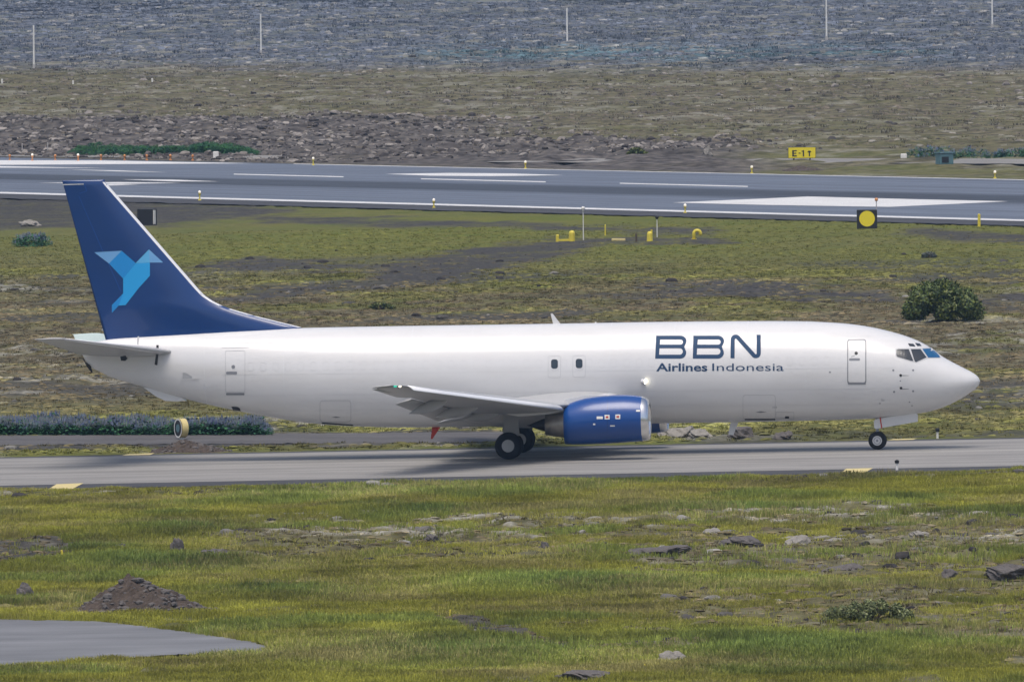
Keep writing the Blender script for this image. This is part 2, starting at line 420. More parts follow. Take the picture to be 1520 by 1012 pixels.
struct(strip('taxiway', 'taxi', -420, 1940, lambda p: tx(p, 680.4), lambda p: tx(p, 720.8), .010))
struct(strip('runway_shoulder', 'shoulder', -420, 1940, lambda p: RW_TOP(p) - 1.0, lambda p: RW_BOT(p) + 8, .004, 240, 1.0))
struct(strip('runway', 'runway', -420, 1940, RW_TOP, lambda p: RW_BOT(p) + 1.5, .012))
M['track'] = asphalt('dark_gravel_track', (.115, .108, .104), .2, .35)
struct(strip('gravel_track', 'track', -420, 790, lambda p: 646.6 - .008 * p, lambda p: 660.4 - .006 * p, .004, 160, 1.6))
struct(strip('service_road', 'road', 690, 1940, lambda p: 235.6 + .001 * (p - 690), lambda p: 241.6 + .003 * (p - 690), .04, 60, .6))
struct(strip('service_road', 'road', -420, 500, lambda p: 230.8, lambda p: 233.0 + .008 * p, .04, 60, .3))
def sheet(name, poly, m, dz, sub=6):
    v = []; n = len(poly)
    for i in range(n):
        for k in range(sub):
            t = k / sub; v.append(G(poly[i][0] * (1 - t) + poly[(i + 1) % n][0] * t, poly[i][1] * (1 - t) + poly[(i + 1) % n][1] * t, dz))
    f = [tuple(t) for t in tessellate_polygon([v])]
    o = pyobj(name, v, f, m)
    at = o.data.attributes.new('lane', 'FLOAT_VECTOR', 'POINT'); at.data.foreach_set('vector', np.array([(p.x, p.y, 0) for p in v], np.float32).ravel())
    for pl in o.data.polygons:
        if pl.normal.z < 0: pl.flip()
    return o
PP = []
for (x0, y0), (x1, y1) in zip(PATH, PATH[1:] + PATH[:1]):
    for k in range(14): PP.append((x0 + (x1 - x0) * k / 14 + random.uniform(-5, 5), y0 + (y1 - y0) * k / 14 + random.uniform(-.9, .9)))
struct(sheet('path', PP, 'pathm', .03, 1))
def paint(poly, m, dz=.020, name='runway_marking'): return struct(sheet(name, poly, m, dz, 8))
def thick(x0, y0, x1, y1, w): return [(x0, y0), ((x0 + x1) / 2, (y0 + y1) / 2 - w), (x1, y1), ((x0 + x1) / 2, (y0 + y1) / 2 + w)]
def edge_line(f, a, b, w): return [(a, f(a) - w), (b, f(b) - w), (b, f(b) + w), (a, f(a) + w)]
paint(edge_line(RW_BOT, -400, 1900, 1.15), 'mark'); paint(edge_line(lambda p: RW_TOP(p), 436, 1900, .34), 'mark')
paint([(998, 301.2), (1140, 295), (1199, 292.2), (1363, 296.4), (1497, 299.4), (1320, 307.6), (1140, 304.8)], 'mark')
paint([(572, 258.8), (667, 257.2), (760, 258), (837, 260.6), (730, 262), (640, 261.4)], 'mark')
paint([(625, 265.4), (810, 269.8), (810, 271.2), (625, 266.6)], 'mark'); paint([(920, 272), (1110, 276.6), (1110, 278), (920, 273.2)], 'mark')
paint([(347, 258.4), (510, 262.4), (510, 263.6), (347, 259.6)], 'mark')
paint(thick(180, 266.8, 327, 270, 1.3), 'mark'); paint([(57, 272), (180, 270.8), (270, 272), (180, 273.6)], 'mark'); paint(thick(120, 275, 207, 274.8, .9), 'mark')
paint([(-200, 237.6), (0, 238.4), (150, 238.7), (375, 243), (200, 244), (0, 245.3), (-200, 245)], 'mark')
paint([(-200, 246), (0, 247.2), (160, 250), (0, 249.4), (-200, 248)], 'mark'); paint(thick(96, 252, 250, 256.4, .7), 'mark')
for q in ([(71, 726.6), (84, 718.8), (124, 717.2), (108, 725.6)], [(1248, 702.2), (1256, 695.8), (1296, 694.9), (1282, 702.4)],
          [(181, 676.4), (188, 674.2), (230, 672.6), (223, 675.3)], [(1318, 653.6), (1326, 651.8), (1362, 651.0), (1354, 652.9)]):
    paint(q, 'ymark', .016, 'taxiway_marking')

# ------------------------------------------------------------------ the aircraft frame
ORG = G(765.3, 676.7); ORG.z += .012
YAW = R(-5.0)
fwd = Vector((math.cos(YAW), math.sin(YAW), .0112 * math.cos(YAW))).normalized()
lft = Vector((0, 0, 1)).cross(fwd).normalized(); lft = Matrix.Rotation(R(-.5), 3, fwd) @ lft; upv = fwd.cross(lft)
AM = Matrix(((fwd.x, lft.x, upv.x, ORG.x), (fwd.y, lft.y, upv.y, ORG.y), (fwd.z, lft.z, upv.z, ORG.z), (0, 0, 0, 1)))
AI = AM.inverted(); LC = AI @ Vector(CAM); AI3 = AI.to_3x3()
def P(px, py, Y=0.0):                            # pixel onto the aircraft's fore-and-aft plane at offset Y
    dd = AI3 @ Vector(ray(px, py)); t = (Y - LC.y) / dd.y; q = LC + dd * t
    return q.x, q.z
jet = empty('cargo_airliner'); jet.matrix_world = AM
tag(jet, 'white twin-engined cargo airliner with navy tail and blue engines taxiing', 'airplane')

# ---- fuselage from its outline
TOP = [(118, 516), (128, 509), (157, 503.5), (240, 497.6), (340, 491.3), (448, 486.6), (557, 484.4), (658, 482.9), (757, 481.4), (858, 479.8), (957, 477.9), (1058, 476.8),
       (1157, 476.3), (1208, 477.2), (1240, 478.9), (1265, 481), (1290, 484.6), (1315.6, 490.2), (1340.8, 497.2), (1357.6, 503.2), (1371, 509.5), (1382.8, 517),
       (1396.2, 527.6), (1408, 534.6), (1424.7, 543), (1441.5, 551.6), (1448.5, 556), (1452.9, 560.6), (1454.8, 565.6)]
BOT = [(118, 519), (137, 552.5), (166, 560.6), (191, 567.6), (208, 573), (233, 580), (265, 589.4), (290, 596), (324, 604), (357, 610.8), (391, 617.3), (424, 623.2), (458, 628), (490, 631), (540, 633.2),
       (591, 634.2), (641, 634.0), (724, 632.8), (860, 630.6), (991, 628.0), (1058, 626.9), (1107, 626.1), (1157, 625.2), (1208, 624.0), (1258, 622.6), (1290, 621.6), (1326, 618.8), (1361, 614.2),
       (1382.8, 610.0), (1399.5, 604.6), (1416.3, 597.2), (1433, 587.8), (1446.6, 578.3), (1452.8, 572.0), (1454.8, 566.6)]
tl = np.array([P(*q) for q in TOP]); bl = np.array([P(*q) for q in BOT])
XN, XT = tl[-1, 0], tl[0, 0]
WS = np.array([0, .03, .1, .25, .5, .9, 1.4, 2, 3, 4, 5.2, 6.5]); WV = np.array([.02, .14, .27, .45, .66, .92, 1.17, 1.39, 1.66, 1.80, 1.86, 1.88])
TSX = np.array([0, .4, 2, 4, 6, 8, 10, 13]); TV = np.array([.20, .26, .52, .86, 1.22, 1.54, 1.75, 1.88])
def zt(X): return np.interp(X, tl[:, 0], tl[:, 1])
def zb(X): return np.interp(X, bl[:, 0], bl[:, 1])
def hw(X): return np.minimum(np.interp(XN - X, WS, WV), np.interp(X - XT, TSX, TV))
def side_y(X, Z):
    a, b = zt(X), zb(X); c = (a + b) / 2; h = np.maximum((a - b) / 2, 1e-3)
    return hw(X) * np.sqrt(np.clip(1 - ((Z - c) / h) ** 2, 0.0, 1))
s = np.linspace(0, 1, 60) ** 2.2
XS = np.unique(np.round(np.concatenate([XN - s * 7, np.linspace(XN - 7, XT + 13, 30), np.linspace(XT + 13, XT, 34)]), 3))[::-1]
XS = XS[(XS <= XN - .0005)]
def smooth_prof(f):
    v = f(XS); k = np.array([1, 2, 3, 2, 1.]) / 9; p = np.convolve(np.pad(v, 2, mode='edge'), k, 'valid'); m = (XN - XS) > 1.2
    return np.where(m & (XS - XT > .5), p, v)
ZT, ZB = smooth_prof(zt), smooth_prof(zb)
zt = lambda X: np.interp(X, XS[::-1], ZT[::-1])
zb = lambda X: np.interp(X, XS[::-1], ZB[::-1])
rings = []
NS = 64
for X, a, b in zip(XS, ZT, ZB):
    c, h, w = (a + b) / 2, max((a - b) / 2, .004), float(hw(X))
    rings.append([(X, -w * math.sin(2 * math.pi * k / NS), c + h * math.cos(2 * math.pi * k / NS)) for k in range(NS)])
v, f = loft(rings)
fus = pyobj('fuselage', v, f, 'white', jet, True)

# ---- things printed on or let into the skin: outlines in the photograph laid on the real surface
def zoom(ox, oy, sc): return lambda x, y: (ox + x / sc, oy + y / sc)
R1, R2, R3, R4, R5, R6, R7 = [zoom(a, b, 5.9545) for a, b in ((40, 450), (240, 470), (440, 470), (640, 470), (840, 470), (1040, 470), (1240, 470))]
def on_fus(px, py, off):
    Y = -1.5
    for _ in range(8):
        X, Z = P(px, py, Y); Y = .5 * Y - .5 * float(side_y(X, Z))
    X, Z = P(px, py, Y); e = .02
    n = Vector((-(side_y(X + e, Z) - side_y(X - e, Z)) / (2 * e), 1, -(side_y(X, Z + e) - side_y(X, Z - e)) / (2 * e))); n.normalize()
    return Vector((X + n.x * off, Y - n.y * off, Z + n.z * off))
def fill2d(splines):
    cu = bpy.data.curves.new('outline', 'CURVE'); cu.dimensions = '2D'; cu.fill_mode = 'BOTH'
    for pts in splines:
        sp = cu.splines.new('POLY'); sp.points.add(len(pts) - 1); sp.use_cyclic_u = True
        for q, (x, y) in zip(sp.points, pts): q.co = (x, y, 0, 1)
    o = bpy.data.objects.new('outline', cu); COL.objects.link(o)
    bpy.context.view_layer.update()
    me = bpy.data.meshes.new_from_object(o.evaluated_get(bpy.context.evaluated_depsgraph_get()))
    bpy.data.objects.remove(o); bpy.data.curves.remove(cu)
    return me
def lay(name, me, m, parent, off=.006, step=3.0, onto=on_fus, thick_=True):
    bm = bmesh.new(); bm.from_mesh(me); bpy.data.meshes.remove(me)
    bmesh.ops.remove_doubles(bm, verts=bm.verts, dist=.002)
    xs = [v.co.x for v in bm.verts]; ys = [v.co.y for v in bm.verts]
    for ax, lo, hi, st in ((1, min(ys), max(ys), step), (0, min(xs), max(xs), step * 2)):
        k = lo + st
        while k < hi:
            co = [0, 0, 0]; co[ax] = k; no = [0, 0, 0]; no[ax] = 1
            bmesh.ops.bisect_plane(bm, geom=bm.verts[:] + bm.edges[:] + bm.faces[:], plane_co=co, plane_no=no); k += st
    for v_ in bm.verts: v_.co = onto(v_.co.x, v_.co.y, off)
    for fc in bm.faces:
        fc.normal_update()
        if fc.normal.y > 0: fc.normal_flip()
    return bmobj(name, bm, m, parent, fix=False)
def rrect(x0, y0, x1, y1, r, n=5):
    out = []
    for cx, cy, a0 in ((x1 - r, y0 + r, -90), (x1 - r, y1 - r, 0), (x0 + r, y1 - r, 90), (x0 + r, y0 + r, 180)):
        for k in range(n + 1): a = R(a0 + 90 * k / n); out.append((cx + r * math.cos(a), cy + r * math.sin(a)))
    return out
def circ(x, y, r, n=14): return [(x + r * math.cos(2 * math.pi * k / n), y + r * math.sin(2 * math.pi * k / n)) for k in range(n)]
def Z_(fn, pts): return [fn(*p) for p in pts]
def decal(name, fn, splines, m, parent=None, off=.006, step=3.0, onto=on_fus):
    return lay(name, fill2d([Z_(fn, s_) for s_ in splines]), m, parent or fus, off, step, onto)
ident = lambda x, y: (x, y)

# cockpit glazing
PANES = [([(540, 294), (556, 287), (648, 287), (690, 392), (668, 390), (620, 375), (548, 354), (540, 340)], 'glass'),
         ([(666, 287), (752, 287), (806, 360), (712, 402), (700, 394)], 'glass'), ([(768, 285), (850, 279), (900, 325), (925, 354), (918, 361), (820, 362)], 'bluepane'),
         ([(640, 236), (690, 240), (708, 264), (655, 261)], 'glass'), ([(703, 232), (744, 237), (762, 258), (725, 262)], 'glass')]
decal('windshield_frame', R7, [[(532, 285), (550, 280), (850, 272), (905, 322), (933, 356), (922, 368), (822, 369), (712, 409), (690, 400), (618, 382), (540, 358), (532, 342)]], 'palegrey', None, .004, 2)
for pts, mm in PANES:
    o = decal('cockpit_window', R7, [pts], mm, None, .009, 2)
    q = o.copy(); q.data = o.data.copy(); COL.objects.link(q); q.parent = fus
    for v_ in q.data.vertices: v_.co.y *= -1
    q.data.flip_normals()
# forward door
dr = decal('door', R7, [rrect(105, 200, 273, 592, 22), rrect(113, 208, 265, 580, 17)], 'linegrey', None, .006)
dr['label'] = 'dark outline and handle of the forward service door'
decal('door_panel', R7, [rrect(114, 209, 264, 579, 16)], 'white', dr, .010)
decal('door_sill', R7, [rrect(110, 580, 270, 598, 7)], 'linegrey', dr, .013)
decal('door_handle', R7, [rrect(121, 367, 217, 389, 8)], 'linegrey', dr, .014); decal('door_window', R7, [circ(184, 324, 15)], 'black', dr, .014)
decal('door_handle', R7, [[(140, 352), (170, 342), (172, 347), (142, 357)]], 'linegrey', dr, .014)
# aft door, cargo doors, sills and vents
ad = decal('door', R2, [rrect(562, 298, 738, 668, 14), rrect(566, 302, 734, 664, 12)], 'palegrey')
decal('door_sill', R2, [rrect(570, 673, 732, 692, 6)], 'linegrey', ad, .010); decal('door_handle', R2, [rrect(570, 484, 667, 508, 9)], 'linegrey', ad, .010)
decal('door_window', R2, [circ(633, 443, 16)], 'linegrey', ad, .010); decal('door_seam', R2, [[(530, 274), (770, 270), (770, 274), (530, 278)]], 'palegrey', ad)
decal('outflow_vent', R2, [[(616, 793), (668, 795), (690, 806), (699, 833), (630, 822)]], 'black')
decal('air_inlet', R2, [[(172, 482), (215, 482), (290, 515), (335, 530), (330, 548), (172, 558)], [(186, 495), (212, 495), (270, 528), (268, 545), (186, 547)]], 'white', None, .03)
decal('air_inlet', R2, [[(186, 495), (212, 495), (270, 528), (268, 545), (186, 547)]], 'palegrey', None, .012)
cd = decal('cargo_door', R3, [rrect(206, 738, 484, 930, 30), rrect(211, 743, 479, 925, 27)], 'palegrey')
decal('door_sill', R3, [[(222, 932), (500, 952), (502, 963), (226, 945)]], 'black', cd, .010); decal('door_handle', R3, [[(315, 885), (350, 879), (390, 886), (350, 892)]], 'linegrey', cd, .010)
cd = decal('cargo_door', R6, [rrect(372, 690, 662, 905, 24), rrect(376, 694, 658, 901, 22)], 'palegrey')
decal('door_sill', R6, [[(390, 901), (660, 900), (660, 912), (390, 913)]], 'black', cd, .010); decal('door_handle', R6, [[(484, 842), (530, 833), (585, 840), (530, 847)]], 'linegrey', cd, .010)
decal('access_panel', R6, [rrect(664, 842, 826, 902, 6), rrect(668, 846, 822, 898, 5)], 'palegrey'); decal('access_vent', R6, [rrect(745, 879, 782, 898, 5)], 'black')
decal('static_port', R6, [circ(1143, 490, 8)], 'linegrey')
for a, b in ((640, 800), (655, 800), (670, 800)): decal('stencil_mark', R6, [rrect(a - 5, b - 8, a + 5, b + 8, 2)], 'palegrey')
for a, b, r_ in ((512, 473, 9), (687, 473, 9), (519, 663, 9), (687, 657, 9), (574, 567, 6), (394, 765, 6), (677, 785, 6), (655, 753, 6)): decal('static_port', R7, [circ(a, b, r_)], 'linegrey')
for a, b in ((577, 518), (580, 630)):
    decal('probe_base', R7, [circ(a, b, 12)], 'black', None, .012); decal('pitot_probe', R7, [[(a + 8, b - 3), (a + 66, b), (a + 66, b + 4), (a + 8, b + 5)]], 'linegrey', None, .10)
decal('stencil_mark', R7, [[(405, 722), (440, 738), (425, 748), (402, 742)]], 'palegrey')
# overwing exit windows
for fn, cx, cy in ((R4, 1090, 418), (R5, 117, 414)):
    o = decal('cabin_window', fn, [rrect(cx - 30, cy - 41, cx + 30, cy + 41, 21)], 'cabin', None, .010)
    decal('window_frame', fn, [rrect(cx - 38, cy - 49, cx + 38, cy + 49, 26), rrect(cx - 30.5, cy - 41.5, cx + 30.5, cy + 41.5, 21)], 'white', o, .014)
    decal('exit_outline', fn, [rrect(cx - 58, cy - 72, cx + 56, cy + 122, 20), rrect(cx - 55, cy - 69, cx + 53, cy + 119, 18)], 'palegrey', o, .006)
# skin joints: hoops every few metres
for px in (300, 420, 520, 610, 700, 800, 905, 1000, 1108, 1195, 1300):
    X, _ = P(px, 550, -1.88); rg = []
    for dx in (-.010, .010):
        rg.append([(X + dx, -(float(hw(X)) + .003) * math.sin(2 * math.pi * k / NS), (zt(X) + zb(X)) / 2 + ((zt(X) - zb(X)) / 2 + .003) * math.cos(2 * math.pi * k / NS)) for k in range(NS)])
    v, f = loft(rg, cap=False); pyobj('skin_joint', v, f, mat('joint_line', (.68, .69, .70), .4) if 'joint' not in M else M['joint'], fus, True)
    M['joint'] = fus.parent and bpy.data.materials['joint_line']
# plugged cabin windows and lengthwise lap joints
for i in range(47):
    px = 372 + i * 18.6
    if min(abs(px - q) for q in (823, 860, 345, 1270)) < 14 or px > 1235: continue
    decal('window_plug', ident, [rrect(px - 4.6, 533.5 - .010 * (px - 800), px + 4.6, 546.5 - .010 * (px - 800), 3.6, 3), rrect(px - 4.1, 534 - .010 * (px - 800), px + 4.1, 546 - .010 * (px - 800), 3.2, 3)], 'plug', None, .004, 6)
for y0 in (505, 552, 583, 606):
    decal('skin_joint', ident, [[(330, y0 + 4.2), (1330, y0 - 6.8), (1330, y0 - 6.3), (330, y0 + 4.7)]], 'plug', None, .004, 12)
# lettering
T8 = zoom(960, 480, 6.909)
def arc(cx, cy, rx, ry, a0, a1, n=8): return [(cx + rx * math.cos(R(a0 + (a1 - a0) * k / n)), cy + ry * math.sin(R(a0 + (a1 - a0) * k / n))) for k in range(n + 1)]
for dx in (0, 386):
    outer = [(97 - dx * .012, 126)] + arc(345, 182, 62, 56, -90, 28) + [(384, 238)] + arc(343, 300, 62, 61, -32, 90) + [(86, 361)]
    up = [(138, 165)] + arc(346, 191, 26, 26, -90, 90) + [(134, 217)]; lo = [(131, 255)] + arc(340, 287.5, 30, 32.5, -90, 90) + [(127, 320)]
    decal('lettering', T8, [[(x + dx, y) for x, y in l] for l in (outer, up, lo)], 'navyink', None, .008, 2)
def stroke(path, w):
    a, b = [], []
    for i, p in enumerate(path):
        q0, q1 = path[max(i - 1, 0)], path[min(i + 1, len(path) - 1)]
        tx_, ty_ = q1[0] - q0[0], q1[1] - q0[1]; l = math.hypot(tx_, ty_); n_ = (-ty_ / l * w / 2, tx_ / l * w / 2)
        a.append((p[0] + n_[0], p[1] + n_[1])); b.append((p[0] - n_[0], p[1] - n_[1]))
    return a + b[::-1]
npath = [(880, 357), (882, 170)] + arc(913, 164, 30, 28, 180, 310, 7) + [(1092, 320)] + arc(1119, 306, 30, 30, 140, 0, 7)[0:] + [(1148, 117)]
decal('lettering', T8, [stroke(npath, 42)], 'navyink', None, .008, 2)
def word(txt, x0, x1, base, cap, off, name='lettering'):
    cu = bpy.data.curves.new('t', 'FONT'); cu.body = txt; cu.offset = off; cu.size = 1; cu.resolution_u = 4
    o = bpy.data.objects.new('t', cu); COL.objects.link(o); bpy.context.view_layer.update()
    me = bpy.data.meshes.new_from_object(o.evaluated_get(bpy.context.evaluated_depsgraph_get()))
    bpy.data.objects.remove(o); bpy.data.curves.remove(cu)
    xs = [v_.co.x for v_ in me.vertices]; lo, hi = min(xs), max(xs)
    for v_ in me.vertices:
        v_.co.x, v_.co.y = T8(x0 + (v_.co.x - lo) / (hi - lo) * (x1 - x0), base - v_.co.y / .73 * cap)
    return lay(name, me, 'navyink', fus, .008, 2.5)
word('Airlines', 97, 622, 488, 84, .022); word('Indonesia', 672, 1405, 486, 82, .0)
# aerials and masts
def blade(name, pts, Y, th, m, parent, fn=P):
    q = [fn(x, y, Y) for x, y in pts]; n = len(q)
    v = [(a, Y - th / 2, b) for a, b in q] + [(a, Y + th / 2, b) for a, b in q]
    f = [tuple(range(n)), tuple(range(2 * n - 1, n - 1, -1))] + [(i, i + n, (i + 1) % n + n, (i + 1) % n) for i in range(n)]
    bm = bmesh.new(); vs = [bm.verts.new(p) for p in v]
    for a in f: bm.faces.new([vs[i] for i in a])
    bmesh.ops.recalc_face_normals(bm, faces=bm.faces)
    return bmobj(name, bm, m, parent)
blade('antenna', [(817.4, 465.5), (820, 465), (833, 482), (821.5, 482)], 0, .06, 'white', fus)
blade('antenna', [(883.5, 477.5), (885, 477.5), (885.6, 481), (882, 481)], 0, .05, 'white', fus)
blade('drain_mast', [(1085, 624), (1097, 624), (1088.6, 645.4), (1081, 645)], 0, .07, 'white', fus)
blade('drain_mast', [(642, 630), (656, 630), (641.8, 651.6), (639.6, 650.8)], 0, .07, 'red', fus)
blade('tail_skid_fairing', [(213, 574), (232, 588), (246, 594.6), (262, 595.4), (277, 594.4), (262, 584)], 0, .34, 'white', fus)
decal('exhaust_opening', R1, [[(480, 468), (520, 512), (566, 552), (582, 612), (570, 612), (530, 560)]], 'black', None, .02)

# ---- fin
FIN = {'te': [(92.2, 268), (156.5, 503)], 'le': [(155, 268), (157.8, 272.5), (293.4, 428.2), (303, 438.5), (316.6, 447.6), (334, 456), (377.4, 468.7), (449.7, 486.4)]}
te = np.array([P(*q) for q in FIN['te']]); le = np.array([P(*q) for q in FIN['le']])
fz = lambda z: (np.interp(z, te[::-1, 1], te[::-1, 0]), np.interp(z, le[::-1, 1], le[::-1, 0]))
def foil(n=14):
    s_ = (1 - np.cos(np.linspace(0, math.pi, n))) / 2; t_ = 5 * (.2969 * np.sqrt(s_) - .126 * s_ - .3516 * s_ ** 2 + .2843 * s_ ** 3 - .1036 * s_ ** 4)
    return s_, t_
FS, FT = foil()
ztop, zbase = te[0, 1], te[1, 1] - .5
def fin_th(X, Z):
    a, b = fz(Z); c = min(b - a, 5.2) ; t = .10 * c
    u_ = np.clip((b - X) / max(b - a, .01), 0, 1)
    return t * float(np.interp(u_, FS, FT))
ZL = np.concatenate([[zbase], np.linspace(te[1, 1], le[-1, 1] + .02, 4), np.linspace(le[-1, 1] + .06, ztop - .06, 34), [ztop - .02, ztop]])
rings = []
for z in ZL:
    a, b = fz(min(max(z, le[-1, 1]), ztop)); k_ = 1 if z < ztop - .03 else (.75 if z < ztop - .01 else .35)
    a0, _ = fz(z)
    c = b - a0
    ring = [(b - s_ * c, -min(c, 5.2) * .10 * t_ * k_, z) for s_, t_ in zip(FS, FT)] + [(b - s_ * c, min(c, 5.2) * .10 * t_ * k_, z) for s_, t_ in zip(FS[-2:0:-1], FT[-2:0:-1])]
    rings.append(ring)
v, f = loft(rings); fin = pyobj('tail_fin', v, f, 'blue', jet, True)
def on_fin(px, py, off):
    Y = 0
    for _ in range(3): X, Z = P(px, py, Y); Y = -fin_th(X, Z) - off
    return Vector((X, Y, Z))
# bright leading edge
lev, lef = [], []
for i, z in enumerate(np.linspace(ztop - .1, le[-1, 1] + .02, 60)):
    a, b = fz(z); g = .09
    if 4.4e-3 > abs(z - P(*FIN['le'][2])[1]): g = 0
    th = fin_th(b - .12, z) + .006
    lev += [(b - .12, -th, z), (b - .05, -th * .72, z), (b + .018, 0, z), (b - .05, th * .72, z), (b - .12, th, z)]
    if i: lef += [(5 * i - 5 + k, 5 * i - 4 + k, 5 * i + 1 + k, 5 * i + k) for k in range(4)]
pyobj('leading_edge', lev, lef, 'slat', fin, True)
F1 = zoom(30, 240, 3.4545)
def fdec(name, pts, m, off=.012): return decal(name, F1, [pts], m, fin, off, 8, on_fin)
fdec('rudder_hinge', [(298, 176), (302, 176), (418, 440), (520, 668), (515, 668), (413, 440)], 'cowl', .008)
fdec('rudder_hinge', [(218, 116), (326, 113), (326, 118), (218, 121)], 'palegrey', .008); fdec('rudder_hinge', [(326, 113), (330, 113), (344, 152), (302, 166), (302, 162), (338, 150)], 'cowl', .008)
for nm, pts, mm in (('emblem', [(380, 465), (520, 457), (455, 522)], 'b4'), ('emblem', [(520, 457), (455, 522), (528, 600), (592, 520)], 'b3'), ('emblem', [(592, 520), (660, 450), (665, 517), (624, 520)], 'b2'),
                    ('emblem', [(660, 450), (733, 517), (665, 517)], 'b4'), ('emblem', [(592, 521), (665, 518), (665, 585), (610, 645), (528, 600)], 'b1'),
                    ('emblem', [(528, 600), (610, 645), (540, 735), (505, 738), (528, 675)], 'b1'), ('emblem', [(470, 735), (528, 675), (505, 738), (470, 775)], 'b3')):
    fdec(nm, pts, mm)

# ---- tailplane and wings: sections given by leading and trailing edge
def wing_panel(name, secs, m, parent, mirror=False, cut=(0, 1), camber=.0, n=16):
    """secs: (Y, Xle, Zle, Xte, Zte, thickness ratio); cut = chord range kept"""
    s_, t_ = foil(n); s_ = cut[0] + s_ * (cut[1] - cut[0]); t_ = np.interp(s_, FS, FT) if cut != (0, 1) else t_
    rings = []
    for Y, xl, zl, xt, zt_, tr in secs:
        c = xl - xt
        up_ = [(xl - a * c, Y, zl + a * (zt_ - zl) + c * tr * b) for a, b in zip(s_, t_)]
        dn_ = [(xl - a * c, Y, zl + a * (zt_ - zl) - c * tr * b * .85) for a, b in zip(s_, t_)]
        rings.append(up_ + dn_[-2 if cut == (0, 1) else -1:0 if cut[0] == 0 else None:-1])
    if mirror: rings = [[(x, -y, z) for x, y, z in r] for r in rings]
    v, f = loft(rings); bm = bmesh.new(); vs = [bm.verts.new(p) for p in v]
    for a in f:
        try: bm.faces.new([vs[i] for i in a])
        except ValueError: pass
    bmesh.ops.remove_doubles(bm, verts=bm.verts, dist=.0005)
    return bmobj(name, bm, m, parent, True)
sl_ = P(249, 521.4, -1.0); st_ = P(90, 502.6, -7.18); tt_ = P(46, 504.3, -7.18)
SECS = [(-.3, sl_[0] + .35, sl_[1] - .08, sl_[0] - 3.9, sl_[1] - .08, .10), (-1.0, sl_[0], sl_[1], sl_[0] - 3.95, sl_[1] + .02, .10), (-6.9, st_[0] + .12, st_[1] - .02, tt_[0] + .1, tt_[1], .09), (-7.18, st_[0] - .25, st_[1], tt_[0], tt_[1] + .02, .05)]
for mir in (False, True):
    sg = 1 if mir else -1
    stb = wing_panel('tailplane', SECS if not mir else [(q[0], q[1], q[2] - .03 * abs(q[0]), q[3], q[4] - .03 * abs(q[0]), q[5]) for q in SECS], 'wing' if not mir else 'greenwhite', jet, mir)
    ev = [(-1.3, 0, 0), (-6.6, 0, 0)]
    def lin(Y, tip=SECS[2], root=SECS[1]):
        t = (Y - root[0]) / (tip[0] - root[0]); return tuple(root[i] * (1 - t) + tip[i] * t for i in range(1, 6))
    wing_panel('leading_edge', [(Y,) + lin(Y)[:4] + (lin(Y)[4] * 1.05,) for Y in (-1.1, -6.8)], 'slat', stb, mir, (0, .07), n=6)
    if not mir:
        blade('static_strut', [(232.2, 512), (235.4, 512), (235.4, 517), (232.2, 517)], -1.25, .1, 'black', stb); blade('static_strut', [(231.6, 526), (235, 526), (233.4, 542), (229.6, 541)], -1.25, .1, 'black', stb)
        blade('hinge_fairing', [(179, 529), (186, 527.6), (189.4, 532), (186, 535.4), (180, 535)], -1.9, .25, 'black', stb)
        blade('antenna', [(204.4, 499), (206.4, 499), (206, 511), (203, 511)], -.9, .05, 'white', stb)

rl = (4.75, P(900, 594, -1.9)[1]); kl = P(829, 601.5, -5.9); wl_ = P(600, 572.4, -16.6); wt_ = P(546, 577.0, -16.9); tpl = P(592, 572.2, -17.16)
WSEC = [(-1.0, rl[0] + .3, rl[1] - .12, -2.7, rl[1] - .35, .125), (-1.9, rl[0], rl[1], -2.65, rl[1] - .28, .125), (-4.4, kl[0] + .75, kl[1] - .03, -2.5, kl[1] - .30, .11),
        (-5.9, kl[0], kl[1], -2.55, kl[1] - .16, .105), (-11.5, None, None, None, None, .09), (-16.6, wl_[0], wl_[1], wt_[0] + .05, wt_[1], .085), (-17.16, tpl[0] - .25, tpl[1] + .02, wt_[0] - .02, wt_[1] + .04, .05)]
t = (11.5 - 5.9) / (16.6 - 5.9); a, b = WSEC[3], WSEC[5]
WSEC[4] = (-11.5,) + tuple(a[i] * (1 - t) + b[i] * t for i in range(1, 5)) + (.10,)
def wsec(Y):
    for a, b in zip(WSEC[:-1], WSEC[1:]):
        if a[0] >= Y >= b[0]:
            t = (Y - a[0]) / (b[0] - a[0]); return [a[i] * (1 - t) + b[i] * t for i in range(1, 6)]
def flap(name, Ys, frac, defl, back, drop, m, parent, mir):
    secs = []
    for Y in Ys:
        xl, zl, xt, z_t, tr = wsec(Y); c = xl - xt; fc = c * frac if c < 5 else 1.5
        x0 = xt + fc - back; z0 = z_t - drop
        secs.append((Y, x0, z0, x0 - fc * math.cos(defl), z0 - fc * math.sin(defl), .14))
    return wing_panel(name, secs, m, parent, mir, n=10)
def canoe(name, p0, p1, r, m, parent, mir):
    p0, p1 = Vector(p0), Vector(p1)
    if mir: p0.y *= -1; p1.y *= -1
    rg = []; d_ = p1 - p0
    for t_, k in ((0, .05), (.06, .45), (.18, .8), (.35, 1), (.55, .92), (.75, .62), (.9, .27), (1, .03)):
        c = p0 + d_ * t_; rg.append([(c.x, c.y + .55 * r * k * math.sin(q), c.z + r * k * math.cos(q)) for q in [2 * math.pi * j / 12 for j in range(12)]])
    v, f = loft(rg); return pyobj(name, v, f, m, parent, True)
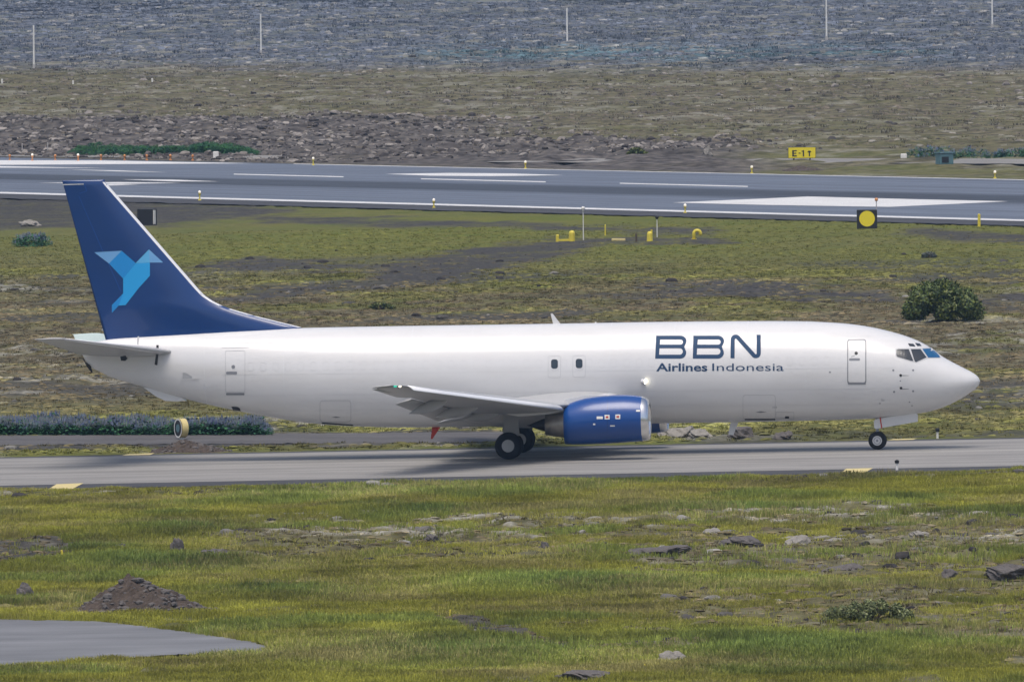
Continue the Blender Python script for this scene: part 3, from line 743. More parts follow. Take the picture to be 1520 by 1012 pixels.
for mir in (False, True):
    sg = 1 if mir else -1
    ym = (lambda Y: -Y) if mir else (lambda Y: Y)
    wg = wing_panel('wing', WSEC, 'wing', jet, mir, (0, .80), n=18)
    slY = [-5.95, -8.5, -11.5, -14, -16.3]
    ss = []
    for Y in slY: xl, zl, xt, z_t, tr = wsec(Y); c = xl - xt; ss.append((Y, xl + .22, zl - .17, xl + .22 - .19 * c, zl + .05 * c * .6, .24))
    wing_panel('slat', ss, 'slat', wg, mir, n=10)
    ss = []
    for Y in (-2.0, -3.5): xl, zl, xt, z_t, tr = wsec(Y); ss.append((Y, xl + .05, zl, xt, z_t, tr * 1.05))
    wing_panel('leading_edge_flap', ss, 'slat', wg, mir, (0, .08), n=8)
    flap('flap', [-2.1, -4.0, -5.6], .25, R(13), .25, .12, 'wing', wg, mir); flap('flap', [-6.1, -9, -12.4], .27, R(15), .15, .08, 'wing', wg, mir)
    flap('aileron', [-12.6, -14.5, -16.4], .22, R(1), 0, 0, 'wing', wg, mir)
    for p0, p1, Y, r in (((664, 594), (607, 613.8), -11.4, .26), ((712, 601), (646, 618.4), -8.2, .30), ((748, 607), (688, 622), -5.2, .30)):
        a, b = P(*p0, Y), P(*p1, Y); canoe('flap_fairing', (a[0], Y, a[1]), (b[0], Y, b[1]), r, 'wing', wg, mir)
    a = P(587, 573.4, -17.0)
    if not mir:
        bm = bmesh.new(); bm_ball(bm, (a[0], -17.1, a[1]), .055, 1, (1.6, 1, .8)); bmobj('navigation_light', bm, 'green', wg)
        a = P(594, 573.4, -17.0); bm = bmesh.new(); bm_ball(bm, (a[0], -17.1, a[1]), .035, 1, (1.6, 1, .8)); bmobj('navigation_light', bm, 'lamp', wg)
# wing root fairing under and beside the belly
rg = []
for t in np.linspace(0, 1, 26):
    X = 6.0 - 10.2 * t; k = math.sin(math.pi * min(max(t, .004), .996)) ** .8
    zc = float(zb(X)) + .70; rg.append([(X, -(.75 + 1.30 * k) * math.sin(q), zc + (-.80 * k if math.cos(q) < 0 else .55 * k) * abs(math.cos(q)) ** .8) for q in [2 * math.pi * j / 28 for j in range(28)]])
v, f = loft(rg); pyobj('wing_root_fairing', v, f, 'white', jet, True)
a = on_fus(956, 566, .05)
bm = bmesh.new(); bm_cone(bm, a + Vector((-.1, 0, 0)), a + Vector((.04, -.03, 0)), .10, .11, 14); ll = bmobj('landing_light', bm, 'white', fus)
bm = bmesh.new(); bm_ball(bm, a + Vector((.05, -.05, 0)), .095, 2, (.6, .8, 1)); bmobj('lamp_lens', bm, 'lamp', ll)

# ---- engines
EY = -4.83
def rev(stations, name, m, parent, sgn, squash=.93, inner=False, smooth=True, n=40):
    rg = []
    for px, t_, b_ in stations:
        (x, zt_), (_, zb_) = P(px, t_, EY), P(px, b_, EY); c, r_ = (zt_ + zb_) / 2, (zt_ - zb_) / 2
        rg.append([(x, sgn * 4.83 - r_ * 1.02 * math.sin(q), c + r_ * math.cos(q)) for q in [2 * math.pi * k / n for k in range(n)]])
    v, f = loft(rg, cap=False); bm = bmesh.new(); vs = [bm.verts.new(p) for p in v]
    for a in f: bm.faces.new([vs[i] for i in a])
    return bmobj(name, bm, m, parent, smooth)
for sgn in (-1, 1):
    ew = rev([(838, 601.5, 658.6), (838.2, 600.8, 659.0), (846, 597.6, 659.5), (856, 594, 659.6), (868, 590.6, 659.4), (882, 588.4, 659), (897, 587, 658.4), (912, 586, 657.4), (927, 585.7, 656.4), (942, 586.6, 655.2), (953, 588.2, 654.2)], 'engine', 'cowl', jet, sgn)
    rev([(953, 588.1, 654.3), (957, 589.2, 653.8), (960.5, 591, 653.2), (963, 593.4, 652.2), (964.4, 596, 651), (964.2, 598.5, 649.4), (962, 600.6, 647.6), (957, 602, 646.2), (950, 602.5, 645.8)], 'intake_lip', 'silver', ew, sgn)
    rev([(950, 602.5, 645.8), (935, 600, 648), (915, 598.5, 649.5)], 'intake_duct', 'strut', ew, sgn)
    rev([(838, 602, 658.2), (845, 606, 655), (846, 609, 650)], 'fan_exhaust', 'dark', ew, sgn)
    rev([(850, 606, 652), (840, 608.4, 649.6), (830, 610.2, 648.4), (820, 612.2, 647), (809.5, 614.6, 645.4), (810.5, 617, 643), (820, 618, 642)], 'exhaust_nozzle', 'nozzle', ew, sgn)
    rev([(818, 619, 641), (806, 621.5, 639.6), (795, 626, 636), (786, 630, 632.6), (782, 631, 631.6)], 'exhaust_plug', 'dark', ew, sgn)
    # fan: spinner and blades
    (fx, fz1), (_, fz2) = P(917, 598.5, EY), P(917, 649.5, EY); fc, fr = (fz1 + fz2) / 2, (fz1 - fz2) / 2
    bm = bmesh.new(); bm_cone(bm, (fx, sgn * 4.83, fc), (fx + .55, sgn * 4.83, fc), .28, .01, 20); bmobj('spinner', bm, 'strut', ew)
    bm = bmesh.new()
    for k in range(24):
        q = 2 * math.pi * k / 24; e1 = Vector((0, math.cos(q), math.sin(q))); e2 = Vector((0, -math.sin(q), math.cos(q))); o_ = Vector((fx, sgn * 4.83, fc))
        vs = [bm.verts.new(o_ + e1 * r_ + e2 * w_ + Vector((d_, 0, 0))) for r_, w_, d_ in ((.2, -.03, -.1), (fr * .99, -.10, -.05), (fr * .99, .10, .12), (.2, .05, .08))]
        bm.faces.new(vs)
    bmobj('fan', bm, 'dark', ew)
    bm = bmesh.new(); g = bmesh.ops.create_circle(bm, cap_ends=True, segments=24, radius=fr * .995)
    for v_ in bm.verts: v_.co = Vector((fx - .15, sgn * 4.83 + v_.co.x, fc + v_.co.y))
    bmobj('fan_case', bm, 'dark', ew)
    blade('pylon', [(925, 590), (900, 586.2), (870, 586.5), (842, 592.5), (826, 599), (800, 604), (762, 608), (740, 612), (770, 618), (810, 614.6), (838, 612), (900, 600)], EY, .34, 'white', jet) if sgn < 0 else None
    if sgn > 0:
        o = [c for c in jet.children if c.name.startswith('pylon')][0]; q = o.copy(); q.data = o.data.copy(); COL.objects.link(q); q.parent = jet
        for v_ in q.data.vertices: v_.co.y += 2 * 4.83
    else:
        def on_cowl(px, py, off):
            Y = EY
            (x0, a_), (_, b_) = P(px, float(np.interp(px, [838, 868, 897, 927, 953], [601, 590.5, 587, 585.7, 588.2])), EY), P(px, float(np.interp(px, [838, 868, 927, 953], [659, 659.4, 656.4, 654.2])), EY)
            c, r_ = (a_ + b_) / 2, (a_ - b_) / 2
            for _ in range(6): X, Z = P(px, py, Y); Y = EY - (1.02 * math.sqrt(max(r_ * r_ - (Z - c) ** 2, .01)))
            return Vector((X, Y - off, Z))
        for pts in (rrect(272, 880, 327, 903, 3), rrect(84, 930, 118, 947, 3), rrect(240, 942, 260, 957, 3), rrect(390, 958, 433, 969, 3), rrect(620, 822, 656, 838, 3)):
            decal('placard', R5, [pts], 'postwhite', ew, .012, 1.5, on_cowl)
        for cx, cy in ((364, 886), (459, 883)):
            decal('placard', R5, [rrect(cx - 22, cy - 20, cx + 22, cy + 20, 3)], 'postwhite', ew, .010, 1.5, on_cowl); decal('placard', R5, [rrect(cx - 12, cy - 8, cx + 12, cy + 8, 3)], 'red', ew, .016, 1.5, on_cowl)
        decal('cowl_seam', R5, [[(366, 700), (370, 700), (368, 1120), (362, 1120)]], 'blue', ew, .008, 1.5, on_cowl)

# ---- landing gear
def wheel(parent, X, Y, r, w, hubr, cap):
    rg = []; v0 = len(parent.children)
    for yy, rr in ((-w * .5, r * .62), (-w * .5, r * .80), (-w * .42, r * .93), (-w * .25, r * .99), (0, r), (w * .25, r * .99), (w * .42, r * .93), (w * .5, r * .80), (w * .5, r * .62)):
        rg.append([(X + rr * math.sin(q), Y + yy, r + rr * math.cos(q)) for q in [2 * math.pi * k / 36 for k in range(36)]])
    v, f = loft(rg, cap=True); pyobj('tyre', v, f, 'rubber', parent, True)
    bm = bmesh.new()
    for sd in (-1, 1): bm_cone(bm, (X, Y + sd * w * .40, r), (X, Y + sd * w * (.55 if cap else .52), r), hubr, hubr * (.86 if cap else .95), 28)
    hb = bmobj('wheel_hub', bm, 'hub', parent)
    return hb
for sgn in (-1, 1):
    bm = bmesh.new(); YC = sgn * 2.86; zo = sgn * .025
    bm_cone(bm, (0, YC, .56), (.06, YC, 1.25), .10, .10, 14); bm_cone(bm, (.06, YC, 1.2), (.10, YC, 2.3), .15, .16, 14); bm_cone(bm, (0, YC - .55, .565), (0, YC + .55, .565), .09, .09, 12)
    bm_cone(bm, (.1, YC, 1.5), (.9, YC - sgn * .6, 2.3), .07, .07, 10); bm_cone(bm, (-.18, YC, .8), (-.24, YC, 1.25), .04, .04, 8); bm_cone(bm, (-.24, YC, 1.25), (-.05, YC, 1.55), .04, .04, 8)
    mg_ = bmobj('main_landing_gear', bm, 'strut', jet)
    for k in (-1, 1): wheel(mg_, 0, YC + k * .43, .565, .40, .29, True)
    for ch in mg_.children: ch.location.z = zo
    bm = bmesh.new(); bm_box(bm, (.12, YC + sgn * .30, 1.45), (.62, .05, 1.05), Matrix.Rotation(R(-4), 3, 'Y')); bm_box(bm, (.10, YC + sgn * .33, 1.10), (.50, .04, .40)); bmobj('gear_door', bm, 'wing', mg_)
NX = P(1303, 668, 0)[0]; NR = .375
bm = bmesh.new(); bm_cone(bm, (NX, 0, NR), (NX, 0, 1.0), .07, .07, 12); bm_cone(bm, (NX, 0, .9), (NX + .05, 0, 1.7), .10, .11, 12); bm_cone(bm, (NX, -.30, NR), (NX, .30, NR), .06, .06, 10)
bm_cone(bm, (NX + .05, 0, 1.1), (NX + .9, 0, 1.7), .05, .05, 8); bm_cone(bm, (NX + .12, -.16, .95), (NX + .22, -.16, .95), .06, .07, 10)
ng = bmobj('nose_landing_gear', bm, 'strut', jet)
for k in (-1, 1): wheel(ng, NX, k * .20, NR, .20, .21, False)
decal_hub = []
for rr, mm in ((.15, 'linegrey'), (.125, 'hub'), (.05, 'linegrey')):
    bm = bmesh.new(); yk = -.20 - .108 - {'.15': .0}.get(str(rr), .0) - (.15 - rr) * .06; bm_cone(bm, (NX, -.29, NR), (NX, yk - .002, NR), rr, rr, 24); bmobj('wheel_hub', bm, mm, ng)
for Y in (-.36, .36):
    d_ = blade('gear_door', [(1297, 624), (1303, 621), (1358, 612.6), (1362.6, 615.4), (1362.4, 625.6), (1300, 636.4), (1297.6, 635)], Y, .05, 'white', ng)
    blade('red_stripe', [(1305.6, 619.6), (1307.4, 619.2), (1309.8, 635.2), (1308, 635.6)], Y, .064, 'red', ng)

# ------------------------------------------------------------------ plants and stones that nobody could count
def leafmat(name, rough=.8):
    m = bpy.data.materials.new(name); m.use_nodes = True
    nt = m.node_tree; b = nt.nodes['Principled BSDF']; b.inputs['Roughness'].default_value = rough; b.inputs['Specular IOR Level'].default_value = .2
    a = nt.nodes.new('ShaderNodeAttribute'); a.attribute_type = 'INSTANCER'; a.attribute_name = 'tint'
    c = nt.nodes.new('ShaderNodeAttribute'); c.attribute_name = 'shade'
    x = nt.nodes.new('ShaderNodeMix'); x.data_type = 'RGBA'; x.blend_type = 'MULTIPLY'; x.inputs[0].default_value = 1
    nt.links.new(a.outputs['Color'], x.inputs[6]); nt.links.new(c.outputs['Color'], x.inputs[7]); nt.links.new(x.outputs[2], b.inputs['Base Color'])
    return m
M['leaf'] = leafmat('grass_blades'); M['stone'] = leafmat('scattered_stone', .95)
def variant(name, v, f, m, shade):
    me = bpy.data.meshes.new(name); me.from_pydata([tuple(map(float, q)) for q in v], [], f); me.update(); me.materials.append(M[m])
    at = me.attributes.new('shade', 'FLOAT_COLOR', 'POINT'); at.data.foreach_set('color', np.array([(*s_, 1) for s_ in shade], np.float32).ravel())
    return bpy.data.objects.new(name, me)
def tuft(name, n, spread, lean, w, seed, droop=.3):
    r = random.Random(seed); v = []; f = []; sh = []
    for _ in range(n):
        a = r.uniform(0, 6.283); q = spread * math.sqrt(r.random()); x, y = q * math.cos(a), q * math.sin(a); h = r.uniform(.55, 1)
        b = r.uniform(0, 6.283); l = lean * r.uniform(.3, 1) * h; dx, dy = math.cos(a + b * .15) * l, math.sin(a + b * .15) * l; wx, wy = -math.sin(b) * w, math.cos(b) * w
        i = len(v); k = r.uniform(.8, 1.2); t_ = r.uniform(.95, 1.1)
        v += [(x - wx, y - wy, -.05), (x + wx, y + wy, -.05), (x + dx * .45 + wx * .7, y + dy * .45 + wy * .7, h * .6), (x + dx * .45 - wx * .7, y + dy * .45 - wy * .7, h * .6), (x + dx, y + dy, h * (1 - droop * r.random()))]
        f += [(i, i + 1, i + 2, i + 3), (i + 3, i + 2, i + 4)]; sh += [(k, k, k)] * 4 + [(k * t_, k, k * .9)]
    return variant(name, v, f, 'leaf', sh)
def stone(name, seed, flat=.6, m='stone', sub=2):
    r = random.Random(seed); bm = bmesh.new(); bmesh.ops.create_icosphere(bm, subdivisions=sub, radius=1)
    pl = [(Vector((r.gauss(0, 1), r.gauss(0, 1), r.gauss(0, 1))).normalized(), r.uniform(.5, .9)) for _ in range(9)]
    for v_ in bm.verts:
        for n_, d_ in pl:
            e = v_.co.dot(n_) - d_
            if e > 0: v_.co -= n_ * e * .9
        v_.co *= r.uniform(.92, 1.08); v_.co.z *= flat
    v = [tuple(q.co) for q in bm.verts]; f = [tuple(x.index for x in fc.verts) for fc in bm.faces]; bm.free()
    return v, f
def cushion(name, seed, h=.4):
    v, f = stone(name, seed, h); r = random.Random(seed)
    return variant(name, v, f, 'leaf', [((k := r.uniform(.75, 1.25)), k, k) for _ in v])
def lupin(name, seed, bl=(3.0, 1.75, 4.3)):
    r = random.Random(seed); v = []; f = []; sh = []
    for _ in range(26):
        a = r.uniform(0, 6.283); z = r.uniform(.05, .80); q = .30 * r.random() + .06; w = .10; b = r.uniform(0, 6.283); i = len(v)
        c = Vector((q * math.cos(a), q * math.sin(a), z)); e1 = Vector((math.cos(b), math.sin(b), r.uniform(-.4, .6))) * w; e2 = Vector((-math.sin(b), math.cos(b), r.uniform(-.3, .8))) * w * .7
        v += [c - e1, c + e2, c + e1, c - e2]; f.append((i, i + 1, i + 2, i + 3)); k = r.uniform(.7, 1.3); sh += [(.6 * k, 1.0 * k, .85 * k)] * 4
    for _ in range(8):
        a = r.uniform(0, 6.283); q = .28 * r.random(); c = Vector((q * math.cos(a), q * math.sin(a), r.uniform(.62, .78))); h = r.uniform(.14, .24); i = len(v)
        v += [c + Vector((.035, 0, 0)), c + Vector((-.02, .03, 0)), c + Vector((-.02, -.03, 0)), c + Vector((0, 0, h))]; f += [(i, i + 1, i + 3), (i + 1, i + 2, i + 3), (i + 2, i, i + 3)]
        k = r.uniform(.8, 1.2); sh += [bl[0] * k, bl[1] * k, bl[2] * k] and [(bl[0] * k, bl[1] * k, bl[2] * k)] * 4
    return variant(name, v, f, 'leaf', sh)
def scatter(name, label, cat, pts, scl, tint, variants, flat=None):
    n = len(pts); me = bpy.data.meshes.new(name); me.vertices.add(n); me.vertices.foreach_set('co', np.asarray(pts, np.float32).ravel())
    def at(nm, ty, key, arr): x = me.attributes.new(nm, ty, 'POINT'); x.data.foreach_set(key, np.asarray(arr).ravel())
    s3 = np.asarray(scl, np.float32)
    if s3.ndim == 1: s3 = np.repeat(s3[:, None], 3, 1)
    rot = np.zeros((n, 3), np.float32); rot[:, 2] = rng.uniform(0, 6.283, n)
    at('scl', 'FLOAT_VECTOR', 'vector', s3); at('rot', 'FLOAT_VECTOR', 'vector', rot)
    at('tint', 'FLOAT_COLOR', 'color', np.concatenate([tint, np.ones((n, 1))], 1).astype(np.float32)); at('pick', 'INT', 'value', rng.integers(0, len(variants), n).astype(np.int32))
    c = bpy.data.collections.new(name + '_kinds')
    for o in variants: c.objects.link(o)
    ob = link(name, me, None)
    g = bpy.data.node_groups.new(name, 'GeometryNodeTree'); g.is_modifier = True
    g.interface.new_socket('Geometry', in_out='INPUT', socket_type='NodeSocketGeometry'); g.interface.new_socket('Geometry', in_out='OUTPUT', socket_type='NodeSocketGeometry')
    N = g.nodes; L = g.links; i = N.new('NodeGroupInput'); o = N.new('NodeGroupOutput')
    ci = N.new('GeometryNodeCollectionInfo'); ci.inputs[0].default_value = c; ci.inputs[1].default_value = True; ci.inputs[2].default_value = True
    io = N.new('GeometryNodeInstanceOnPoints'); io.inputs['Pick Instance'].default_value = True
    def na(nm, ty): x = N.new('GeometryNodeInputNamedAttribute'); x.data_type = ty; x.inputs[0].default_value = nm; return x.outputs[0]
    L.new(i.outputs[0], io.inputs['Points']); L.new(ci.outputs[0], io.inputs['Instance']); L.new(na('pick', 'INT'), io.inputs['Instance Index'])
    L.new(na('scl', 'FLOAT_VECTOR'), io.inputs['Scale'])
    er = N.new('FunctionNodeEulerToRotation'); L.new(na('rot', 'FLOAT_VECTOR'), er.inputs[0]); L.new(er.outputs[0], io.inputs['Rotation'])
    L.new(io.outputs[0], o.inputs[0])
    md = ob.modifiers.new('scatter', 'NODES'); md.node_group = g
    ob['kind'] = 'stuff'; ob['label'] = label; ob['category'] = cat
    return ob
def field(n, py0, py1, px0=-150, px1=1670):
    """random ground points, even over the land, between two picture rows"""
    d0, d1 = (G(760, py0).y - CAM[1]), (G(760, py1).y - CAM[1])
    lo, hi = min(d0, d1), max(d0, d1)
    dd = np.sqrt(rng.uniform(lo * lo, hi * hi, n)); x = (rng.uniform(px0, px1, n) - 760) / FPX * dd; y = dd + CAM[1]
    z, Z, px, py = height_at(x, y)
    return x, y, z, Z, px, py
def mixc(a, b, t): return np.asarray(a)[None] * (1 - t[:, None]) + np.asarray(b)[None] * t[:, None]

# meadow in front of the taxiway
x, y, z, Z, px, py = field(300000, 1060, 690)
ok = (Z[5] > .5) & ~paved(px, py) & (rng.random(len(x)) < np.clip(Z[0] * 1.25 - .08, .04, 1))
ok &= (py > tx(px, 727.5) + 3 * rng.random(len(x)))
mx_, my_ = (px - 195) / 95, (py - 900) / 13
ok &= (mx_ ** 2 + my_ ** 2 > 1)
x, y, z, px, py = [q[ok] for q in (x, y, z, px, py)]; gm, big, mid, fin = Z[0][ok], Z[8][ok], Z[9][ok], Z[10][ok]
tall = sst(.52, .66, fbm(x, y, 8, 3, 91)) * .7
for cx, cy, rx, ry in ((1090, 760, 190, 12), (280, 785, 110, 12), (640, 762, 70, 9), (860, 870, 260, 14), (1150, 965, 260, 30), (690, 970, 300, 24), (250, 840, 200, 14), (420, 880, 120, 12), (120, 815, 100, 10), (1400, 950, 200, 20)):
    tall = np.maximum(tall, np.exp(-((px - cx) / rx) ** 2 - ((py - cy) / ry) ** 2))
h = (.09 + .20 * tall + .10 * gm) * rng.uniform(.6, 1.35, len(x)) * sst(0, 14, py - tx(px, 722)) + .05
near = sst(740, 860, py); straw = sst(.50, .68, fbm(x, y, 5, 3, 93) * .7 + rng.random(len(x)) * .3)
c = mixc((.285, .282, .044), (.175, .240, .056), tall); c = c * (1 - straw[:, None] * .75) + np.array((.33, .285, .12)) * straw[:, None] * .75
c *= ((.40 + 1.2 * fbm(x, y, 2.2, 3, 95)) * (.62 + .76 * fbm(x, y, 11, 3, 96)))[:, None] * rng.uniform(.8, 1.2, (len(x), 1))
scatter('meadow_grass', 'green and straw-coloured meadow grass in front of the taxiway', 'grass', np.stack([x, y, z], -1), np.stack([h * .55 + .09, h * .55 + .09, h], -1), c,
        [tuft('grass_tuft', 12, .9, .45, .045, s_) for s_ in range(6)])
# mossy strip between the pavements
x, y, z, Z, px, py = field(190000, 1000, 335)
ok = ~paved(px, py) & np.where(Z[5] > .5, (Z[0] < .42) & (rng.random(len(x)) < .8), (Z[6] > .5) & (rng.random(len(x)) < (1 - .97 * Z[1]) * (.25 + .75 * sst(330, 420, py))) & (py < tx(px, 676)))
x, y, z, px, py = [q[ok] for q in (x, y, z, px, py)]; gm, pal, big, mid, fin = [Z[k][ok] for k in (0, 2, 8, 9, 10)]
h = (.05 + .11 * rng.random(len(x)) ** 2 + .06 * gm)
c = mixc((.140, .112, .060), (.165, .168, .036), np.clip(gm * 1.3 - .1, 0, 1)); c = c * (1 - pal[:, None] * .7) + np.array((.27, .25, .19)) * pal[:, None] * .7
sm = sst(420, 380, py); k_ = (.15 + 1.7 * fbm(x, y, 3, 3, 97)) * (.45 + 1.1 * fbm(x, y, 13, 3, 98)); c *= (k_ * (1 - .75 * sm) + .72 * .75 * sm)[:, None] * (1 + (rng.uniform(.72, 1.25, (len(x), 1)) - 1) * (1 - .6 * sm[:, None])); h = h * (1 - .35 * sm)
scatter('moss_tufts', 'low brown and olive moss and grass tufts between taxiway and runway', 'moss', np.stack([x, y, z - .02], -1), np.stack([h * .9 + .12, h * .9 + .12, h * 1.15], -1), c,
        [tuft('moss_tuft', 10, .9, .6, .09, 40 + s_) for s_ in range(3)] + [cushion('moss_cushion', 50 + s_, .5) for s_ in range(3)])
# heath beyond the runway
x, y, z, Z, px, py = field(150000, 232, -30, -120, 1640)
ok = (Z[7] > .5) & (rng.random(len(x)) < .95 - .6 * Z[3]) & ((py < 228) | (px < 700))
x, y, z, px, py = [q[ok] for q in (x, y, z, px, py)]; gm, pal, hazed_heath = [Z[k][ok] for k in (0, 2, 4)]
h = (.10 + .26 * rng.random(len(x)) ** 3) * (1 + .5 * hazed_heath)
c = mixc((.120, .102, .076), (.140, .130, .062), np.clip(gm * 1.6, 0, 1)); c = c * (1 - hazed_heath[:, None]) + np.array((.110, .125, .155)) * hazed_heath[:, None]  # farthest clumps tinted blue: distance haze put into their colour
teal = hazed_heath * np.exp(-((py - 82) / 14) ** 2) * sst(560, 700, px) * sst(1480, 1300, px) * sst(.30, .46, fbm(x, y, 20, 3, 99)); c = c * (1 - .55 * teal[:, None]) + np.array((.045, .125, .135)) * .55 * teal[:, None]
pk = (rng.random(len(x)) < .10 + .25 * pal)[:, None]; c = np.where(pk, c * .4 + np.array((.21, .20, .175)) * .8, c)
c *= (.30 + 1.4 * fbm(x, y, 14, 4, 101))[:, None] * rng.uniform(.75, 1.25, (len(x), 1))
scatter('heath', 'dull brown heath and moss clumps beyond the runway', 'heath', np.stack([x, y, z - .05], -1), np.stack([h * 1.3, h * 1.3, h], -1), c,
        [cushion('heath_clump', 60 + s_, .55) for s_ in range(4)] + [tuft('heath_tuft', 12, .9, .5, .10, 70 + s_) for s_ in range(2)])
# broken lava
x, y, z, Z, px, py = field(60000, 236, 60)
ok = (Z[7] > .5) & (rng.random(len(x)) < Z[3] * .9 + .015)
x, y, z, px, py = [q[ok] for q in (x, y, z, px, py)]
h = .08 + .34 * rng.random(len(x)) ** 2.6
c = mixc((.050, .043, .040), (.29, .265, .24), rng.random(len(x)) ** 1.6)
def stonev(i): v, f = stone('lava_block', 80 + i, .75); r = random.Random(i); return variant('lava_block', v, f, 'stone', [((k := r.uniform(.8, 1.2)), k, k) for _ in v])
scatter('lava_rubble', 'grey-brown broken lava rubble along the far side of the runway', 'rubble', np.stack([x, y, z + .02], -1), np.stack([h * rng.uniform(.8, 1.4, len(x)), h, h * rng.uniform(.7, 1.2, len(x))], -1), c, [stonev(i) for i in range(6)])
# stones in the moss and along the grass bands
x, y, z, Z, px, py = field(60000, 1000, 345)
m_ = np.where(Z[5] > .5, Z[2] * .14 + (Z[0] < .40) * .06 + .0015, Z[1] * .02 + Z[2] * .03 + .003) * sst(345, 400, py)
ok = (rng.random(len(x)) < m_) & ~paved(px, py) & ((py > tx(px, 730)) | (py < tx(px, 674)))
x, y, z, px, py = [q[ok] for q in (x, y, z, px, py)]; h = .06 + .30 * rng.random(len(x)) ** 3
scatter('scattered_stones', 'small grey and pale stones lying in the grass and moss', 'stones', np.stack([x, y, z + .02], -1), np.stack([h * rng.uniform(1, 1.8, len(x)), h, h * .8], -1), mixc((.040, .036, .034), (.30, .29, .26), rng.random(len(x)) ** 3.0), [stonev(10 + i) for i in range(4)])
# lupins
LP = [lupin('lupin_plant', 7 + i) for i in range(4)]
def lupins(name, label, n, x0, x1, y0, y1, sc, kinds):
    qx = rng.uniform(x0, x1, n); qy = rng.uniform(y0, y1, n); p = np.array([G(a, b) for a, b in zip(qx, qy)])
    z, Z, px, py = height_at(p[:, 0], p[:, 1]); s_ = sc * rng.uniform(.6, 1.2, n) * (.35 + 1.3 * fbm(p[:, 0], p[:, 1], 2.0, 3, 5)) * np.clip(np.minimum(qx - x0, x1 - qx) / 30 + .35, .35, 1) 
    c = mixc((.040, .090, .070), (.075, .140, .050), rng.random(n)) * rng.uniform(.7, 1.2, (n, 1))
    return scatter(name, label, 'lupins', np.stack([p[:, 0], p[:, 1], z - .03], -1), s_, c, kinds)
lupins('lupin_bed', 'long bed of purple lupins beside the gravel track behind the taxiway', 1900, -140, 405, 640, 645.5, .62, LP)
lupins('lupin_bed', 'green lupin bed below the lava rubble at the far runway edge', 1500, 100, 390, 228.5, 231.5, .60, [lupin('lupin_plant', 30 + i, (.9, 1.3, 1.0)) for i in range(3)])
lupins('lupin_bed', 'blue lupin strip beside the far service road', 500, 1345, 1660, 232.5, 235.5, .6, [lupin('lupin_plant', 40 + i) for i in range(3)])
lupins('lupin_clump', 'round clump of blue lupins in the grass behind the tail fin', 90, 18, 78, 361, 367, .85, [lupin('lupin_plant', 50 + i) for i in range(2)])

# ------------------------------------------------------------------ single things on the airfield
def rock_thing(px, py, wpx, hpx, seed, m, label, name='rock', group=None):
    p = GT(px, py); k = ppm(p); w, hh = wpx / k, hpx / k
    bm = bmesh.new(); bmesh.ops.create_icosphere(bm, subdivisions=4, radius=1); r = random.Random(seed)
    pl = [(Vector((r.gauss(0, 1), r.gauss(0, 1), r.gauss(0, .8))).normalized(), r.uniform(.45, .9)) for _ in range(14)]
    co = np.array([v_.co for v_ in bm.verts]); nn = fbm(co[:, 0] * 3 + co[:, 2] * 2 + seed, co[:, 1] * 3 - co[:, 2] * 2, 1, 4, seed)
    for v_, q in zip(bm.verts, nn):
        for n_, d_ in pl:
            e = v_.co.dot(n_) - d_
            if e > 0: v_.co -= n_ * e * .85
        v_.co *= .62 + .76 * q
        v_.co = Vector((v_.co.x * w / 1.7, v_.co.y * w / 1.9, v_.co.z * hh * .75 + hh * .30))
    o = bmobj(name, bm, m, None, False); o.location = p - Vector((0, 0, hh * .12)); o.rotation_euler.z = r.uniform(-.3, .3)
    return tag(o, label, 'rock', group)
for i, (a, b, w, h_, m, lb) in enumerate((
        (995, 985, 44, 22, 'palerock', 'rounded pale boulder standing alone in tall grass beside a yellow stake'), (37, 890, 27, 30, 'rock', 'upright grey boulder in the grass beside the soil mound'),
        (985, 822, 84, 20, 'rock', 'long dark lava outcrop with a jagged top in the stony grass band'), (1100, 811, 56, 16, 'rock', 'flat-topped dark lava rock between two smaller rocks'),
        (1186, 808, 32, 18, 'palerock', 'brownish rounded rock under a mossy ledge'), (1255, 851, 60, 20, 'rock', 'dark cracked lava rock at the end of a mossy ledge'), (1215, 845, 50, 12, 'rock', 'low dark mossy ledge beside the cracked lava rock'),
        (1406, 862, 26, 17, 'rock', 'small pointed grey rock beside the long dark ridge'), (1498, 864, 84, 24, 'rock', 'long dark lava ridge with a steep end'), (322, 831, 46, 18, 'rock', 'black lava lump half hidden in grass above the soil mound'),
        (263, 826, 20, 22, 'rock', 'narrow dark rock beside the black lava lump'), (180, 817, 22, 12, 'rock', 'small dark stone in grass near the bare soil patch'), (868, 1011, 84, 14, 'rock', 'low black rock almost buried in the nearest grass'),
        (640, 805, 20, 12, 'rock', 'little dark rock in the lichen band below the main wheels'), (808, 818, 18, 14, 'rock', 'little dark rock at the lower rim of the lichen band'), (1060, 797, 30, 14, 'palerock', 'grey lichen-covered rock with a mossy cap'),
        (1362, 805, 30, 12, 'palerock', 'grey and white flecked rock in short moss'), (1240, 803, 42, 10, 'palerock', 'tan flat rock slab in the moss'), (1012, 650, 60, 22, 'palerock', 'grey rock heap behind the taxiway next to the engine'),
        (1040, 651, 42, 16, 'palerock', 'smaller grey rock at the side of the heap behind the taxiway'), (1101, 653, 40, 16, 'rock', 'grey rock behind the taxiway under the white belly mast'), (1164, 653, 26, 14, 'rock', 'lone grey rock on the far edge of the taxiway'),
        (1050, 236, 16, 17, 'palerock', 'pale blue-grey boulder beside the far service road'), (44, 336, 36, 9, 'palerock', 'pale stones lying on dark gravel behind the tail fin'))):
    rock_thing(a, b, w, h_, 200 + i, m, lb)
